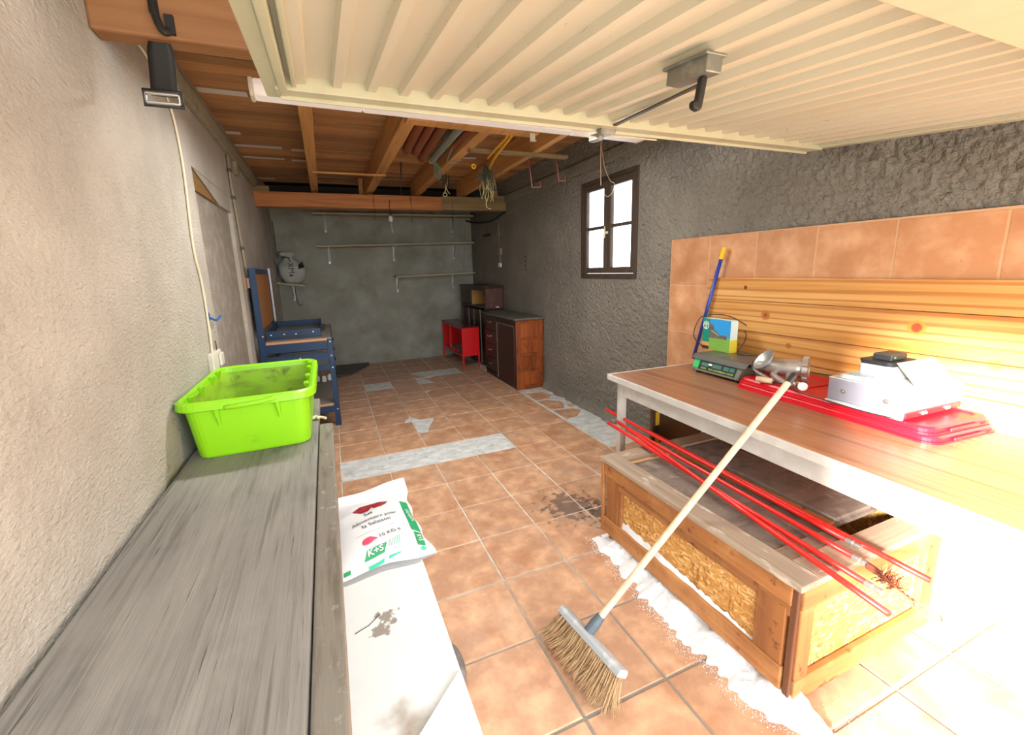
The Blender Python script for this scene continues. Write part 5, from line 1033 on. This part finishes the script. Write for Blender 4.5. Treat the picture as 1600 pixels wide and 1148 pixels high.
# sweeping rods
RG = 'red flexible rods lying across the crate'
def rod(a, b_, lab, ends=(1, 1), sag=.0):
    a, b_ = Vector(a), Vector(b_); o = thing('sweeping_rod', lab, 'rod', tuple((a+b_)/2), RG); d = (b_-a).normalized(); r = .0095
    mid = [a+(b_-a)*t+Vector((0, 0, -sag*4*t*(1-t))) for t in [i/10 for i in range(11)]]
    T('shaft', 'rod', o, mid, r, 10)
    if ends[0]: MB().lathe([(.0075, -.03), (.0075, -.012), (.0100, -.012), (.0100, .002)], 12, a, d).build('ferrule', 'chrome', o)
    if ends[1]: MB().lathe([(.0105, -.002), (.0105, .018), (.008, .020), (.008, .026), (.0105, .028), (.0105, .042)], 12, b_, d).build('ferrule', 'chrome', o)
    return o
rod((1.03, -.80, .488), (.957, -2.10, .488), 'red rod nearest the table, its left tip starting over the crate', (1, 0))
rod((.985, -.465, .523), (.948, -1.885, .488), 'red rod with its far tip standing highest, second from the table', (0, 1))
rod((.925, -.638, .510), (.872, -1.945, .488), 'middle red rod joined to the wire brush with a loop', (1, 1))
rod((.875, -.63, .506), (.775, -2.03, .488), 'red rod pointing furthest beyond the far end of the crate', (1, 1))
rod((.905, -.69, .526), (.693, -2.125, .492), 'red rod nearest the broom, its near end past the crate edge', (1, 0))
# flue brush joined to the middle rod
fb = thing('flue_brush', 'small wire flue brush with a twisted loop handle on the near crate edge', 'brush', (.845, -2.05, .49))
f0, f1, f2 = Vector((.868, -1.985, .487)), Vector((.842, -2.088, .487)), Vector((.806, -2.150, .486))
MB().lathe([(.010, 0), (.012, .004), (.010, .04)], 10, f0, f1-f0).build('sleeve', 'brown', fb)
m = MB(); du = (f2-f0).normalized(); dn = du.orthogonal().normalized(); dm = du.cross(dn)
for s in (0, math.pi): m.tube([f0+du*(.03+t*.005)+(dn*math.cos(t*1.1+s)+dm*math.sin(t*1.1+s))*.003 for t in range(26)], .0028, 5)
m.build('twisted_stem', 'copper', fb, smooth=True)
m = MB(); e0 = f0+du*.155; m.tube([e0+du*(.032-.032*math.cos(t*.393))+Vector((du.y, -du.x, 0)).normalized()*.022*math.sin(t*.393) for t in range(16)], .0018, 6, closed=True); m.build('loop', 'chrome', fb, smooth=True)
m = MB()
for k in range(200):
    t = random.uniform(.045, .095); a = random.uniform(0, 6.283); l = random.uniform(.028, .05); c = f0+du*t; q = (dn*math.cos(a)+dm*math.sin(a)); e_ = c+q*l+du*random.uniform(-.004, .012)
    if e_.z < .478: e_.z = .478+random.uniform(0, .004)
    s = du.cross(q)*.0010; m.add([c+s, c-s, e_-s*.6, e_+s*.6], [(0, 1, 2, 3)]); s = du*.0010; m.add([c+s, c-s, e_-s*.6, e_+s*.6], [(0, 1, 2, 3)])
w = m.build('bristles', 'brown', fb, fix=False); w['kind'] = 'stuff'

# broom
bm_ = thing('broom', 'wide bristle broom with pale wooden handle leaning against the table edge', 'broom', (.12, -1.53, 0))
h0, h1 = Vector((.098, -1.375, .098)), Vector((.138, -1.70, .098))
hx = (h1-h0).normalized(); hz = Vector((.60, .05, .80)); hz = (hz-hx*hz.dot(hx)).normalized(); hy = hz.cross(hx)
hm = Matrix.Translation((h0+h1)/2+Vector((.012, 0, 0))) @ Matrix((hx, hy, hz)).transposed().to_4x4()
HL = (h1-h0).length/2
m = MB(); m.M = hm; m.prism_x([(-.026, -.012), (.026, -.012), (.026, .006), (.018, .016), (-.018, .016), (-.026, .006)], -HL, HL); m.build('head_block', 'greyblock', bm_, bev=.003)
m = MB()
for i in range(26):
    for j in range(4):
        cx = -HL+.012+(2*HL-.024)*i/25; cy = -.018+.012*j
        for k in range(9):
            a = random.gauss(0, .004); b_ = random.gauss(0, .004); fan = (cx/HL)*.028+random.gauss(0, .008); out = -.010+(cy/.02)*.02+random.gauss(0, .008); L = .104*random.uniform(.9, 1.05)
            P0 = Vector((cx+a, cy+b_, -.012)); P1 = P0+Vector((fan*.45, out*.4, -L*.55)); P2 = P0+Vector((fan*1.15+random.gauss(0, .004), out*1.2, -L))
            w_ = random.uniform(.0010, .0016); s = Vector((w_, 0, 0)); t = Vector((0, w_, 0))
            for sd in (s, t):
                o_ = len(m.v); vs = [hm @ p for p in (P0-sd, P0+sd, P1+sd, P1-sd, P2+sd*.5, P2-sd*.5)]
                for p in vs: p.z = max(p.z, .001)
                m.add(vs, [(0, 1, 2, 3), (3, 2, 4, 5)])
br_ = m.build('bristles', 'bristle', bm_, fix=False); br_['kind'] = 'stuff'
s0, s1 = Vector((.145, -1.515, .112)), Vector((1.083, -1.57, 1.0)); sd = (s1-s0); sl_ = sd.length; su = sd.normalized()
MB().lathe([(.020, -.01), (.020, .03), (.017, .055), (.017, .065)], 16, s0, su).build('socket', 'cuff', bm_)
MB().lathe([(.0125, .05), (.0125, sl_-.05)], 16, s0, su).build('handle', 'pole', bm_, smooth=False)
MB().lathe([(.0135, sl_-.052), (.0135, sl_-.012), (.010, sl_-.002), (.003, sl_)], 16, s0, su).build('end_cap', 'blackp', bm_)
